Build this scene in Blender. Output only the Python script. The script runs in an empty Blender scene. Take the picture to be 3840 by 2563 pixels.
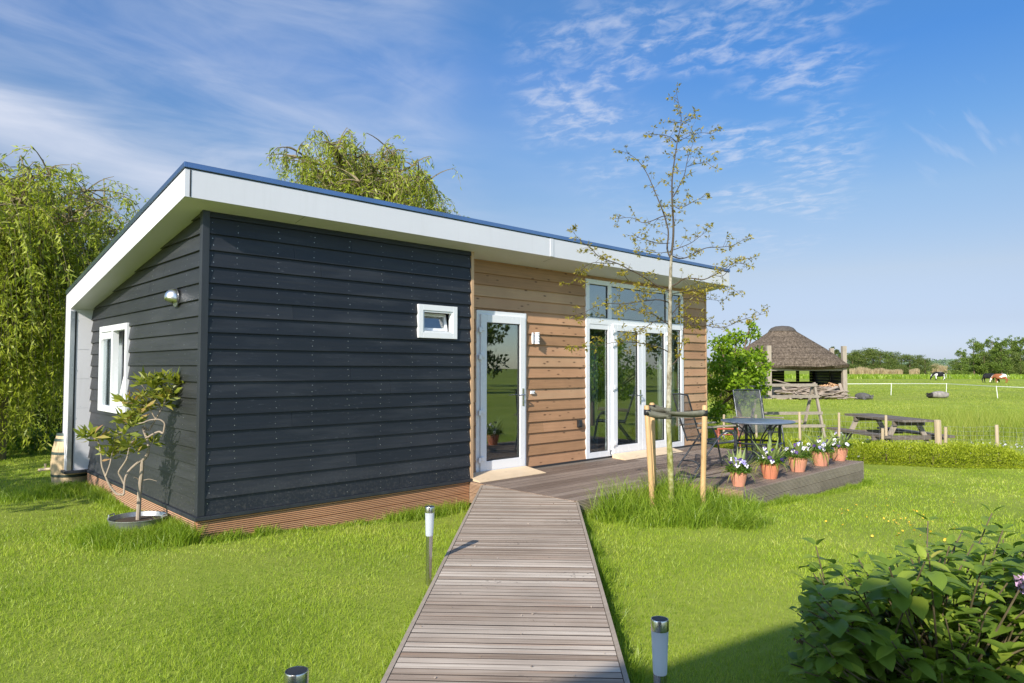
import bpy, math, random
import numpy as np
from mathutils import Vector, Matrix, noise

random.seed(7)
RNG = np.random.default_rng(11)
PI = math.pi
scene = bpy.context.scene
COL = scene.collection

# ------------------------------------------------------------------ camera
CAM = np.array([-2.3499, -6.7195, 1.6017])
YAW, PITCH, ROLL, FPX = 0.8108, 0.0392, 0.0019, 2583.77
_cy, _sy, _cp, _sp = math.cos(YAW), math.sin(YAW), math.cos(PITCH), math.sin(PITCH)
FW = np.array([_cy*_cp, _sy*_cp, _sp])
_rt = np.array([_sy, -_cy, 0.0]); _up = np.cross(_rt, FW)
RT = math.cos(ROLL)*_rt + math.sin(ROLL)*_up
UP = -math.sin(ROLL)*_rt + math.cos(ROLL)*_up
cd = bpy.data.cameras.new("camera")
cd.sensor_width = 36.0; cd.lens = FPX/3840*36.0; cd.clip_start = 0.05; cd.clip_end = 6000
cam = bpy.data.objects.new("camera", cd); COL.objects.link(cam)
cam.matrix_world = Matrix(((RT[0], UP[0], -FW[0], CAM[0]), (RT[1], UP[1], -FW[1], CAM[1]),
                           (RT[2], UP[2], -FW[2], CAM[2]), (0, 0, 0, 1)))
scene.camera = cam

def ray(u, v): return FW + RT*((u-1920)/FPX) - UP*((v-1281.5)/FPX)
def at(u, v, d): return CAM + ray(u, v)*d                       # survey point at depth d
def onz(u, v, z):
    r = ray(u, v); return CAM + r*((z-CAM[2])/r[2])
FH = np.array([_cy, _sy, 0.0]); RH = _rt
def cl(lat, d, z=0.0):                                          # lateral / depth on the ground
    p = CAM + RH*lat + FH*d; return np.array([p[0], p[1], z])

# ------------------------------------------------------------------ light
SUN_TRAVEL = Vector((2.55, 1.0, -1.60)).normalized()
el = math.asin(-SUN_TRAVEL.z); az = math.atan2(-SUN_TRAVEL.x, -SUN_TRAVEL.y)
sl = bpy.data.lights.new("sun", 'SUN'); sl.energy = 4.0; sl.angle = math.radians(0.55); sl.color = (1.0, 0.93, 0.82)
so = bpy.data.objects.new("sun", sl); COL.objects.link(so)
so.rotation_euler = SUN_TRAVEL.to_track_quat('-Z', 'Y').to_euler()
scene.view_settings.view_transform = 'Standard'; scene.view_settings.look = 'None'
scene.view_settings.exposure = 0.64; scene.view_settings.gamma = 1.0
scene.cycles.max_bounces = 8; scene.cycles.transparent_max_bounces = 12
scene.cycles.sample_clamp_indirect = 6.0

W = bpy.data.worlds.new("World"); scene.world = W; W.use_nodes = True
def world():
    nt = W.node_tree; N = nt.nodes; L = nt.links; N.clear()
    out = N.new('ShaderNodeOutputWorld'); bg = N.new('ShaderNodeBackground'); bg.inputs[1].default_value = 0.15
    sky = N.new('ShaderNodeTexSky'); sky.sky_type = 'NISHITA'; sky.sun_disc = False
    sky.sun_elevation = el; sky.sun_rotation = az; sky.altitude = 0
    sky.air_density = 1.0; sky.dust_density = 0.35; sky.ozone_density = 3.2
    tc = N.new('ShaderNodeTexCoord'); sep = N.new('ShaderNodeSeparateXYZ'); L.new(tc.outputs['Generated'], sep.inputs[0])
    def m(op, a, b=None, c=None):
        n = N.new('ShaderNodeMath'); n.operation = op
        for i, x in enumerate((a, b, c)):
            if x is None: continue
            if isinstance(x, (int, float)): n.inputs[i].default_value = x
            else: L.new(x, n.inputs[i])
        return n.outputs[0]
    zz = m('ADD', m('MAXIMUM', sep.outputs[2], 0.0), 0.08)
    px = m('DIVIDE', sep.outputs[0], zz); py = m('DIVIDE', sep.outputs[1], zz)
    cmb = N.new('ShaderNodeCombineXYZ'); L.new(px, cmb.inputs[0]); L.new(py, cmb.inputs[1])
    def mapping(src, rot, sc, loc=(0, 0, 0)):
        n = N.new('ShaderNodeMapping'); L.new(src, n.inputs[0])
        n.inputs['Rotation'].default_value = (0, 0, rot); n.inputs['Scale'].default_value = sc; n.inputs['Location'].default_value = loc
        return n.outputs[0]
    def noi(src, sc, det, rough, dist=0.0):
        n = N.new('ShaderNodeTexNoise'); L.new(src, n.inputs['Vector'])
        n.inputs['Scale'].default_value = sc; n.inputs['Detail'].default_value = det
        n.inputs['Roughness'].default_value = rough; n.inputs['Distortion'].default_value = dist
        return n.outputs['Fac']
    def ramp(x, a, b, c=0.0, d=1.0):
        n = N.new('ShaderNodeMapRange'); n.interpolation_type = 'SMOOTHSTEP'; L.new(x, n.inputs[0])
        for i, q in zip((1, 2, 3, 4), (a, b, c, d)): n.inputs[i].default_value = q
        return n.outputs[0]
    def near(u, v, r0, r1):                                      # soft cap of sky round one direction
        d = Vector(ray(u, v)).normalized()
        n = N.new('ShaderNodeVectorMath'); n.operation = 'DOT_PRODUCT'; L.new(tc.outputs['Generated'], n.inputs[0])
        n.inputs[1].default_value = d
        return ramp(n.outputs['Value'], math.cos(math.radians(r0)), math.cos(math.radians(r1)))
    P = cmb.outputs[0]
    # altocumulus patches
    cells = noi(mapping(P, 0.85, (1.35, 1.0, 1)), 11.0, 5.0, 0.6, 0.35)
    big = noi(P, 2.2, 2.0, 0.5)
    amask = m('MAXIMUM', m('MAXIMUM', near(2290, 250, 10, 3.5), near(2800, 560, 10.0, 4)),
              m('MAXIMUM', near(2750, 240, 12, 4), m('MULTIPLY', near(2450, 480, 9, 3), 0.55)))
    alto = m('MULTIPLY', m('MULTIPLY', ramp(cells, 0.40, 0.72), amask), ramp(big, 0.36, 0.58))
    alto = m('MULTIPLY', alto, 0.52)
    # cirrus streaks
    str_ = noi(mapping(P, 0.95, (1.0, 1.35, 1)), 1.6, 5.0, 0.55, 1.2)
    str2 = noi(mapping(P, -0.45, (0.9, 1.6, 1)), 2.2, 6.0, 0.6, 0.9)
    cmask = m('MAXIMUM', near(1300, 420, 27, 9), m('MULTIPLY', near(500, 250, 30, 8), 0.9))
    cmask = m('MULTIPLY', cmask, m('SUBTRACT', 1.0, m('MULTIPLY', near(2500, 450, 20, 13), 0.95)))
    cmask = m('MULTIPLY', cmask, ramp(sep.outputs[2], 0.10, 0.26))
    cir = m('MULTIPLY', m('ADD', m('MULTIPLY', ramp(str_, 0.30, 0.80), 0.26), m('MULTIPLY', ramp(str2, 0.34, 0.82), 0.20)), cmask)
    # the bright band low on the left
    d0 = Vector(ray(-100, 420)).normalized(); d1 = Vector(ray(760, 700)).normalized()
    nrm = d0.cross(d1).normalized()
    n = N.new('ShaderNodeVectorMath'); n.operation = 'DOT_PRODUCT'; L.new(tc.outputs['Generated'], n.inputs[0]); n.inputs[1].default_value = nrm
    off = m('ADD', n.outputs['Value'], m('MULTIPLY', m('SUBTRACT', str_, 0.5), 0.05))
    band = m('MULTIPLY', ramp(m('ABSOLUTE', off), 0.055, 0.0), near(120, 430, 17, 7))
    wisp = m('MULTIPLY', m('MULTIPLY', ramp(noi(mapping(P, 0.75, (0.7, 5, 1)), 3.0, 3, 0.5), 0.55, 0.7), near(3600, 500, 4.0, 1.5)), 0.18)
    veil = m('MULTIPLY', ramp(noi(P, 1.1, 3, 0.5), 0.25, 0.8), m('MULTIPLY', near(600, 350, 46, 12), 0.24))
    f = m('ADD', m('ADD', m('ADD', alto, cir), m('ADD', m('MULTIPLY', band, 0.45), wisp)), veil)
    f = m('MINIMUM', f, 0.85)
    hs = N.new('ShaderNodeHueSaturation'); hs.inputs['Saturation'].default_value = 1.0; hs.inputs['Value'].default_value = 1.0
    L.new(sky.outputs[0], hs.inputs['Color'])
    # clear late-spring air: deeper blue aloft, calm pale blue instead of glare near the horizon
    cr = N.new('ShaderNodeValToRGB'); L.new(sep.outputs[2], cr.inputs[0]); e = cr.color_ramp.elements
    tone = [(0.0, (.50, .59, .95)), (.062, (.60, .555, .70)), (.129, (.85, .69, .67)), (.226, (.86, .83, .82)),
            (.30, (.64, .83, .96)), (.396, (.46, .81, 1.12)), (.60, (.60, 1.02, 1.26))]
    while len(e) < len(tone): e.new(.5)
    for k, (p, c) in zip(e, tone): k.position = p; k.color = (c[0]/1.5, c[1]/1.5, c[2]/1.5, 1)
    vm = N.new('ShaderNodeVectorMath'); vm.operation = 'MULTIPLY'; L.new(hs.outputs[0], vm.inputs[0]); L.new(cr.outputs[0], vm.inputs[1])
    vt = N.new('ShaderNodeVectorMath'); vt.operation = 'SCALE'; vt.inputs['Scale'].default_value = 1.5*.63; L.new(vm.outputs[0], vt.inputs[0])
    dn = N.new('ShaderNodeVectorMath'); dn.operation = 'DOT_PRODUCT'; L.new(tc.outputs['Generated'], dn.inputs[0]); dn.inputs[1].default_value = (_cy, _sy, 0)
    away = ramp(dn.outputs['Value'], -0.15, 0.42)                 # 1 = camera's view, toned down, 0 = sky behind, kept bright as added fill
    vs_ = N.new('ShaderNodeMix'); vs_.data_type = 'RGBA'; L.new(away, vs_.inputs[0]); L.new(hs.outputs[0], vs_.inputs[6]); L.new(vt.outputs[0], vs_.inputs[7])
    mix = N.new('ShaderNodeMix'); mix.data_type = 'RGBA'; L.new(f, mix.inputs[0]); L.new(vs_.outputs[2], mix.inputs[6])
    mix.inputs[7].default_value = (3.2, 3.4, 3.95, 1)
    L.new(mix.outputs[2], bg.inputs[0]); L.new(bg.outputs[0], out.inputs[0])
world()

# ------------------------------------------------------------------ materials
def lin(r, g, b):
    f = lambda c: (c/255/12.92 if c/255 <= 0.04045 else ((c/255+0.055)/1.055)**2.4)
    return (f(r), f(g), f(b))
class NB:
    def __init__(s, name):
        s.m = bpy.data.materials.new(name); s.m.use_nodes = True; s.nt = s.m.node_tree
        s.N = s.nt.nodes; s.L = s.nt.links; s.N.clear()
        s.out = s.N.new('ShaderNodeOutputMaterial'); s.tc = s.N.new('ShaderNodeTexCoord')
        s.obj = s.tc.outputs['Object']; s.geo = None
    def set(s, i, x):
        if isinstance(x, (int, float)): i.default_value = x
        elif isinstance(x, (tuple, list)): i.default_value = (*x, 1) if len(x) == 3 and i.type == 'RGBA' else x
        else: s.L.new(x, i)
    def math(s, op, a, b=0.0):
        n = s.N.new('ShaderNodeMath'); n.operation = op; s.set(n.inputs[0], a); s.set(n.inputs[1], b); return n.outputs[0]
    def map(s, scale=(1, 1, 1), rot=(0, 0, 0), src=None):
        n = s.N.new('ShaderNodeMapping'); s.L.new(src or s.obj, n.inputs[0]); n.inputs['Scale'].default_value = scale
        n.inputs['Rotation'].default_value = rot; return n.outputs[0]
    def noise(s, scale, det=3, rough=.55, src=None, dist=0.0):
        n = s.N.new('ShaderNodeTexNoise'); s.L.new(src or s.obj, n.inputs['Vector']); n.inputs['Scale'].default_value = scale
        n.inputs['Detail'].default_value = det; n.inputs['Roughness'].default_value = rough; n.inputs['Distortion'].default_value = dist
        return n.outputs['Fac']
    def voro(s, scale, src=None):
        n = s.N.new('ShaderNodeTexVoronoi'); s.L.new(src or s.obj, n.inputs['Vector']); n.inputs['Scale'].default_value = scale
        return n.outputs['Distance']
    def rng(s, x, a, b, c=0.0, d=1.0):
        n = s.N.new('ShaderNodeMapRange'); s.L.new(x, n.inputs[0])
        for i, q in zip((1, 2, 3, 4), (a, b, c, d)): n.inputs[i].default_value = q
        return n.outputs[0]
    def island(s):
        if not s.geo: s.geo = s.N.new('ShaderNodeNewGeometry')
        return s.geo.outputs['Random Per Island']
    def mix(s, f, a, b):
        n = s.N.new('ShaderNodeMix'); n.data_type = 'RGBA'; s.set(n.inputs[0], f); s.set(n.inputs[6], a); s.set(n.inputs[7], b); return n.outputs[2]
    def mul(s, col, f):
        n = s.N.new('ShaderNodeMix'); n.data_type = 'RGBA'; n.blend_type = 'MULTIPLY'; n.inputs[0].default_value = 1
        s.set(n.inputs[6], col); s.set(n.inputs[7], f); return n.outputs[2]
    def ramp(s, x, stops):
        n = s.N.new('ShaderNodeValToRGB'); s.L.new(x, n.inputs[0]); e = n.color_ramp.elements
        while len(e) < len(stops): e.new(0.5)
        for k, (p, c) in zip(e, stops): k.position = p; k.color = (*c, 1)
        return n.outputs[0]
    def bump(s, h, strength=.3, dist=.01):
        n = s.N.new('ShaderNodeBump'); s.L.new(h, n.inputs['Height']); n.inputs['Strength'].default_value = strength
        n.inputs['Distance'].default_value = dist; return n.outputs[0]
    def bsdf(s, col, rough=.6, metal=0.0, nrm=None, spec=.5):
        n = s.N.new('ShaderNodeBsdfPrincipled'); s.set(n.inputs['Base Color'], col); s.set(n.inputs['Roughness'], rough)
        n.inputs['Metallic'].default_value = metal; n.inputs['Specular IOR Level'].default_value = spec
        if nrm: s.L.new(nrm, n.inputs['Normal'])
        s.last = n; return n.outputs[0]
    def done(s, sh): s.L.new(sh, s.out.inputs[0]); return s.m

def simple(name, col, rough=.6, metal=0.0, var=.12, scale=6, bump=0.0, bscale=60, isl=0.0, spec=.5, stretch=(1, 1, 1)):
    b = NB(name); src = b.map(stretch)
    f = b.rng(b.noise(scale, 4, .6, src), .25, .75, 1-var, 1+var)
    if isl: f = b.math('MULTIPLY', f, b.rng(b.island(), 0, 1, 1-isl, 1+isl))
    c = b.mul(col, b.mix(1.0, (0, 0, 0), f)) if False else b.mul((*col,), f)
    nrm = b.bump(b.noise(bscale, 3, .6, src), bump, .004) if bump else None
    r = b.rng(b.noise(scale*2.3, 3, .6, src), .2, .8, max(0.02, rough-.08), min(1, rough+.08))
    return b.done(b.bsdf(c, r, metal, nrm, spec))

def leafmat(name, stops, trans=.4, rough=.45, nscale=3.0, spec=.35, tcol=1.0, patch=.3):
    """leaves: colour varies leaf by leaf and in patches; part of the light passes through"""
    b = NB(name)
    f = b.math('ADD', b.math('MULTIPLY', b.island(), 1-patch), b.math('MULTIPLY', b.rng(b.noise(nscale, 3), .3, .7), patch))
    c = b.ramp(f, stops)
    p = b.bsdf(c, rough, 0, None, spec)
    t = b.N.new('ShaderNodeBsdfTranslucent'); b.L.new(b.mul(c, (1.25*tcol, 1.25*tcol, .7*tcol)), t.inputs[0])
    mx = b.N.new('ShaderNodeMixShader'); mx.inputs[0].default_value = trans
    b.L.new(p, mx.inputs[1]); b.L.new(t.outputs[0], mx.inputs[2])
    return b.done(mx.outputs[0])

def boards(name, stops, axis, grain=(1.2, 40), rough=.6, knots=0.0, scuff=0.0, streak=.25, spec=.4, bumpk=.15, splash=False):
    """planks running along one axis: each plank its own tone, stretched grain, knots, scuffs"""
    b = NB(name)
    sc = {'x': (grain[0], grain[1], grain[1]), 'y': (grain[1], grain[0], grain[1]), 'z': (grain[1], grain[1], grain[0])}[axis]
    g = b.noise(1.0, 5, .65, b.map(sc))
    f = b.math('ADD', b.math('MULTIPLY', b.island(), 1-streak*1.6), b.math('MULTIPLY', b.rng(g, .2, .8), streak*1.6))
    c = b.ramp(f, stops)
    big = b.rng(b.noise(1.3, 3, .6), .3, .7, .86, 1.12)
    c = b.mul(c, big)
    if knots:
        ks = {'x': (4.6, 9.0, 13.0), 'y': (9.0, 4.6, 13.0), 'z': (13, 13, 4.6)}[axis]
        v = b.voro(1.0, b.map(ks)); k = b.rng(v, .06, .19, knots, 0.0)
        c = b.mix(k, c, (0.09, 0.045, 0.02))
    if scuff:
        ss = {'x': (13, 60, 48), 'y': (60, 13, 48), 'z': (48, 48, 12)}[axis]
        k = b.rng(b.noise(1.0, 5, .7, b.map(ss)), .63, .78, 0, scuff*.75)
        k = b.math('MULTIPLY', k, b.rng(b.noise(2.2, 2), .40, .56))
        c = b.mix(k, c, (0.17, 0.18, 0.20))
        fade = b.math('MULTIPLY', b.rng(b.noise(1.0, 4, .6, b.map((.9, 6, 6) if axis == 'x' else (6, .9, 6))), .5, .75), .26)
        c = b.mix(fade, c, (.080, .083, .090))
    if splash:
        sp = b.N.new('ShaderNodeSeparateXYZ'); b.L.new(b.obj, sp.inputs[0])
        k = b.math('MULTIPLY', b.rng(sp.outputs[2], .22, .60, .40, 0), b.rng(b.noise(34, 4, .7), .50, .72))
        c = b.mix(k, c, (.13, .12, .105))
    nrm = b.bump(g, bumpk, .003)
    return b.done(b.bsdf(c, b.rng(g, .2, .8, rough-.1, rough+.1), 0, nrm, spec))

M = {}
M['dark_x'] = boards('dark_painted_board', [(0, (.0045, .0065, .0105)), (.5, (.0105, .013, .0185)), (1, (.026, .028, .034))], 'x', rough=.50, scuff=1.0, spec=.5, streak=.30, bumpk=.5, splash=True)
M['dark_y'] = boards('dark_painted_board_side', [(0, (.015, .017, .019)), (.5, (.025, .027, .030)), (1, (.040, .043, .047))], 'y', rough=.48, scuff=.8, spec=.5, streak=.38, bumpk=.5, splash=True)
M['dark_trim'] = simple('dark_painted_trim', (.026, .030, .038), .5, var=.25, scale=9, stretch=(1, 1, .15))
M['larch'] = boards('brown_timber_cladding', [(0, (.23, .125, .065)), (.3, (.38, .21, .105)), (.6, (.50, .275, .15)), (.8, (.48, .30, .17)), (1, (.59, .385, .205))], 'x', (1.5, 45), .62, knots=.9, streak=.22, bumpk=.3)
M['larch_edge'] = simple('pale_timber_edge', (.52, .34, .20), .6, var=.18, scale=9, stretch=(1, 1, .1))
M['grime_shade'] = simple('grimy_shaded_edge', (.035, .028, .024), .9, var=.3, scale=20)  # dirt plus the shade of gaps and grooves, put into one dark colour
M['deck'] = boards('weathered_deck_board', [(0, (.18, .125, .092)), (.5, (.33, .245, .19)), (1, (.52, .42, .34))], 'x', (.9, 55), .65, streak=.26, spec=.35)
M['path'] = None
M['plinth'] = boards('red_brown_ribbed_board', [(0, (.40, .18, .085)), (.5, (.53, .265, .14)), (1, (.64, .36, .21))], 'x', (1.2, 40), .65, streak=.3)
M['plinth_y'] = boards('red_brown_ribbed_board_side', [(0, (.40, .21, .12)), (.5, (.50, .28, .17)), (1, (.60, .38, .26))], 'y', (1.2, 40), .65, streak=.3)
M['deckside'] = boards('grey_ribbed_side_board', [(0, (.22, .18, .14)), (.5, (.37, .30, .23)), (1, (.50, .42, .33))], 'x', (1.2, 40), .65, streak=.32)
M['deckside_y'] = boards('brown_ribbed_side_board', [(0, (.32, .19, .12)), (.5, (.44, .28, .18)), (1, (.54, .37, .25))], 'y', (1.2, 40), .65, streak=.32)
b = NB('white_coated_panel')
k = b.math('MULTIPLY', b.rng(b.noise(1.0, 4, .65, b.map((14, 14, 1.1))), .50, .78), b.rng(b.noise(.9, 2), .35, .7))
c = b.mix(b.math('MULTIPLY', k, .22), b.mul((.70, .695, .735), b.rng(b.noise(.8, 3), .3, .7, .965, 1.02)), (.46, .45, .43))
c = b.mix(b.rng(b.noise(30, 2, .5), .74, .78, 0, .35), c, (.22, .21, .19))
M['white_panel'] = b.done(b.bsdf(c, .38, 0, b.bump(b.noise(1.1, 2), .12, .02), .4))
M['white_upvc'] = simple('white_plastic_frame', (.80, .81, .83), .28, var=.02, scale=2, spec=.5)
M['roof_trim'] = simple('blue_grey_metal_trim', (.17, .25, .40), .20, .85, var=.08, scale=3)
M['gasket'] = simple('dark_gasket', (.03, .032, .036), .5)
M['alu'] = simple('brushed_aluminium', (.55, .57, .60), .32, .9, var=.08, scale=20, stretch=(6, 6, .3))
M['steel'] = simple('brushed_steel', (.60, .60, .60), .24, 1.0, var=.1, scale=16, stretch=(10, 10, .2))
M['chrome'] = simple('polished_steel', (.74, .74, .73), .34, 1.0, var=.05)
M['plaster'] = simple('white_plaster', (.62, .60, .56), .8, var=.04)
M['floor_in'] = simple('grey_laminate_floor', (.20, .17, .14), .4, var=.2, scale=4, stretch=(.3, 4, 1))
M['curtain_grey'] = simple('grey_curtain', (.60, .60, .63), .8, var=.05)
M['curtain_blue'] = simple('slate_blue_curtain', (.20, .25, .30), .8, var=.06)
M['curtain_white'] = simple('white_curtain', (.72, .72, .70), .8, var=.03)
M['sofa'] = simple('dark_sofa_fabric', (.10, .09, .08), .85)
M['new_pine'] = boards('fresh_pine', [(0, (.66, .49, .31)), (1, (.78, .62, .43))], 'x', (1.2, 40), .55, knots=.3, streak=.3)
M['stake'] = boards('round_pine_stake', [(0, (.44, .26, .11)), (.5, (.56, .36, .17)), (1, (.66, .46, .25))], 'z', (2.0, 45), .6, knots=.45, streak=.5)
M['strap'] = simple('grey_green_webbing', (.125, .125, .095), .75, var=.25, scale=30)
M['black_rubber'] = simple('black_rubber', (.018, .018, .02), .45)
M['oak_bark'] = None
M['willow_bark'] = simple('pale_willow_bark', (.20, .16, .085), .85, var=.3, scale=20, bump=.4, stretch=(1, 1, .2))
M['bark'] = simple('brown_bark', (.16, .105, .07), .85, var=.35, scale=18, bump=.5, stretch=(1, 1, .25))
M['rhodo_bark'] = simple('pale_shrub_bark', (.36, .29, .22), .75, var=.25, scale=24, bump=.25, stretch=(1, 1, .3))
M['stem_green'] = simple('brown_green_stem', (.13, .10, .055), .7, var=.3, scale=20)
M['pot'] = simple('terracotta_plastic', (.62, .28, .185), .5, var=.16, scale=9, spec=.35)
M['pot_dark'] = simple('deep_terracotta_plastic', (.60, .22, .125), .48, var=.14, scale=9, spec=.35)
M['soil'] = simple('dark_soil', (.055, .035, .022), .95, var=.5, scale=40, bump=.8)
M['zinc'] = simple('galvanised_zinc', (.42, .43, .43), .38, .8, var=.25, scale=14)
M['barrel'] = boards('pale_oak_stave', [(0, (.46, .33, .18)), (.5, (.58, .43, .25)), (1, (.66, .52, .32))], 'z', (2, 40), .6, streak=.35)
M['hoop'] = simple('green_grey_hoop', (.07, .095, .085), .45, .5, var=.2)
M['frame_grey'] = simple('anthracite_metal', (.055, .062, .072), .35, .35, var=.08)
M['tabletop'] = simple('slate_blue_table_top', (.15, .18, .225), .32, .1, var=.12, scale=3)
M['grey_wood'] = boards('weathered_grey_timber', [(0, (.20, .165, .13)), (.5, (.32, .27, .215)), (1, (.44, .38, .31))], 'z', (3, 30), .8, streak=.5)
M['grey_wood_x'] = boards('weathered_grey_timber_rail', [(0, (.17, .145, .115)), (.5, (.29, .25, .20)), (1, (.40, .35, .29))], 'x', (3, 30), .8, streak=.5)
M['picnic'] = boards('dark_weathered_timber', [(0, (.075, .06, .05)), (.5, (.15, .125, .10)), (1, (.26, .22, .18))], 'x', (3, 30), .8, streak=.5)
M['fence_post'] = boards('pale_fence_post', [(0, (.34, .26, .16)), (1, (.50, .41, .28))], 'z', (3, 30), .8, streak=.5)
M['wire'] = simple('galvanised_wire', (.42, .43, .42), .45, .6)
M['plank'] = boards('old_plank', [(0, (.20, .15, .115)), (.5, (.34, .275, .22)), (1, (.47, .40, .34))], 'x', (3, 30), .85, streak=.4)
M['firewood'] = simple('split_firewood', (.55, .32, .17), .75, var=.3, scale=12)
M['tar_board'] = boards('tarred_board', [(0, (.016, .018, .022)), (1, (.034, .038, .044))], 'x', (2, 30), .7, streak=.4)
M['white_tape'] = simple('white_fence_tape', (.80, .80, .78), .6, var=.03)
M['red_paint'] = simple('worn_red_paint', (.42, .10, .055), .5, var=.3, scale=12)
M['brick'] = simple('red_brown_brick', (.25, .13, .09), .85, var=.3, scale=14)
M['tile'] = simple('dark_roof_tile', (.09, .08, .075), .7, var=.3, scale=9)

# oak bark: grey-white above, moss green low on the stem
b = NB('young_oak_bark'); sp = b.N.new('ShaderNodeSeparateXYZ'); b.L.new(b.obj, sp.inputs[0])
bn = b.math('ADD', b.math('MULTIPLY', b.noise(34, 4, .7, b.map((1, 1, .8))), .55), b.math('MULTIPLY', b.noise(9, 3, .6, b.map((1, 1, .5))), .45))
pale = b.ramp(bn, [(.36, (.10, .085, .055)), (.47, (.25, .22, .15)), (.58, (.46, .43, .35))])
moss = b.ramp(bn, [(.36, (.10, .10, .03)), (.47, (.23, .23, .06)), (.60, (.40, .385, .19))])
k = b.rng(b.math('ADD', sp.outputs[2], b.math('MULTIPLY', b.noise(5), .5)), 1.1, 1.6)
M['oak_bark'] = b.done(b.bsdf(b.mix(k, moss, pale), .8, 0, b.bump(bn, .5, .006), .3))
# path slats: pale worn timber with damp paw-like marks
b = NB('pale_boardwalk_slat')
along = b.map((1, 1, 1), (0, 0, -math.radians(44.1)))              # x now runs along the walk, y along each slat
gsrc = b.map((60, 1.6, 30), src=along)
g = b.noise(1.0, 5, .65, gsrc)
f = b.math('SUBTRACT', b.math('ADD', b.math('MULTIPLY', b.island(), .72), b.math('MULTIPLY', b.rng(g, .32, .68), .48)), .10)
c = b.ramp(f, [(0, (.24, .17, .12)), (.3, (.37, .285, .215)), (.7, (.51, .42, .335)), (1, (.66, .57, .465))])
c = b.mul(c, b.rng(b.noise(1.7, 3, .6), .3, .7, .82, 1.12))
warm = b.rng(b.noise(1.0, 2, .5, b.map((22, 1.1, 30), src=along)), .60, .72, 0, .5)
c = b.mix(warm, c, (.42, .26, .17))
damp = b.math('MULTIPLY', b.rng(b.noise(24, 3, .6), .60, .66), b.rng(b.noise(1.5, 1, .5), .56, .66))
c = b.mix(b.math('MULTIPLY', damp, .75), c, (.075, .06, .055))
M['path'] = b.done(b.bsdf(c, .62, 0, b.bump(g, .25, .004), .35))
# thatch
b = NB('weathered_thatch')
g = b.noise(9.0, 5, .75, b.map((1, 1, .35))); g2 = b.noise(38, 4, .7, b.map((1, 1, .25)))
c = b.ramp(b.math('ADD', b.math('MULTIPLY', g, .5), b.math('MULTIPLY', g2, .5)), [(.38, (.045, .034, .027)), (.5, (.17, .13, .095)), (.60, (.36, .285, .215))])
sp = b.N.new('ShaderNodeSeparateXYZ'); b.L.new(b.obj, sp.inputs[0])
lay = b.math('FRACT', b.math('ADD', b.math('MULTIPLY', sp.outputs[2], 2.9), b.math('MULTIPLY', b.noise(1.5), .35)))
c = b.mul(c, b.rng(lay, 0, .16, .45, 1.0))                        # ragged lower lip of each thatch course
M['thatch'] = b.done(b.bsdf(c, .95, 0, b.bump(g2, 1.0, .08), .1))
M['thatch_cap'] = simple('dark_heather_ridge', (.085, .072, .062), .95, var=.5, scale=14, bump=.8)
# glass: see-through with mirror-like reflection growing at a slant
b = NB('window_glass')
t = b.N.new('ShaderNodeBsdfTransparent'); t.inputs[0].default_value = (.80, .85, .84, 1)
gl = b.N.new('ShaderNodeBsdfGlossy'); gl.inputs['Roughness'].default_value = 0.01; gl.inputs[0].default_value = (.95, .97, 1, 1)
lw = b.N.new('ShaderNodeLayerWeight'); lw.inputs[0].default_value = .5
fr = b.math('ADD', .17, b.math('MULTIPLY', b.math('POWER', lw.outputs['Facing'], 5.0), .83))
mx = b.N.new('ShaderNodeMixShader'); b.L.new(fr, mx.inputs[0]); b.L.new(t.outputs[0], mx.inputs[1]); b.L.new(gl.outputs[0], mx.inputs[2])
M['glass'] = b.done(mx.outputs[0])
# woven sling, half see-through
b = NB('grey_mesh_sling')
p = b.bsdf((.10, .105, .11), .6)
t = b.N.new('ShaderNodeBsdfTransparent'); mx = b.N.new('ShaderNodeMixShader'); mx.inputs[0].default_value = .46
b.L.new(p, mx.inputs[1]); b.L.new(t.outputs[0], mx.inputs[2]); M['sling'] = b.done(mx.outputs[0])
b = NB('frosted_lamp_plastic')
p = b.bsdf((.80, .84, .90), .35); t = b.N.new('ShaderNodeBsdfTranslucent'); t.inputs[0].default_value = (.8, .84, .9, 1)
mx = b.N.new('ShaderNodeMixShader'); mx.inputs[0].default_value = .45; b.L.new(p, mx.inputs[1]); b.L.new(t.outputs[0], mx.inputs[2])
M['frosted'] = b.done(mx.outputs[0])

M['grass'] = leafmat('lawn_grass_blade', [(0, (.15, .245, .018)), (.4, (.30, .42, .032)), (.75, (.44, .535, .06)), (1, (.66, .63, .20))], .38, .42, .9, patch=.42)
M['longgrass'] = leafmat('long_grass_blade', [(0, (.12, .21, .012)), (.5, (.24, .36, .028)), (.85, (.38, .48, .06)), (1, (.56, .55, .20))], .4, .4, 2)
M['fieldgrass'] = leafmat('field_grass_blade', [(0, (.18, .26, .028)), (.5, (.30, .38, .045)), (1, (.50, .50, .13))], .35, .5, .2)
M['willow'] = leafmat('willow_leaf', [(0, (.19, .25, .02)), (.4, (.335, .40, .034)), (.75, (.47, .52, .075)), (1, (.62, .62, .22))], .45, .42, .8)
M['oak_leaf'] = leafmat('young_oak_leaf', [(0, (.15, .14, .03)), (.4, (.33, .28, .035)), (.8, (.52, .43, .055)), (1, (.44, .25, .08))], .45, .4, 2)
M['pear_leaf'] = leafmat('pear_leaf', [(0, (.13, .23, .012)), (.5, (.24, .38, .02)), (1, (.38, .50, .05))], .45, .35, 1.5)
M['dark_leaf'] = leafmat('dark_shrub_leaf', [(0, (.055, .095, .01)), (.6, (.11, .16, .018)), (1, (.20, .25, .035))], .35, .45, 1)
M['olive_leaf'] = leafmat('olive_hedge_leaf', [(0, (.12, .15, .016)), (.6, (.22, .25, .03)), (1, (.34, .35, .06))], .4, .45, 1)
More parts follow.
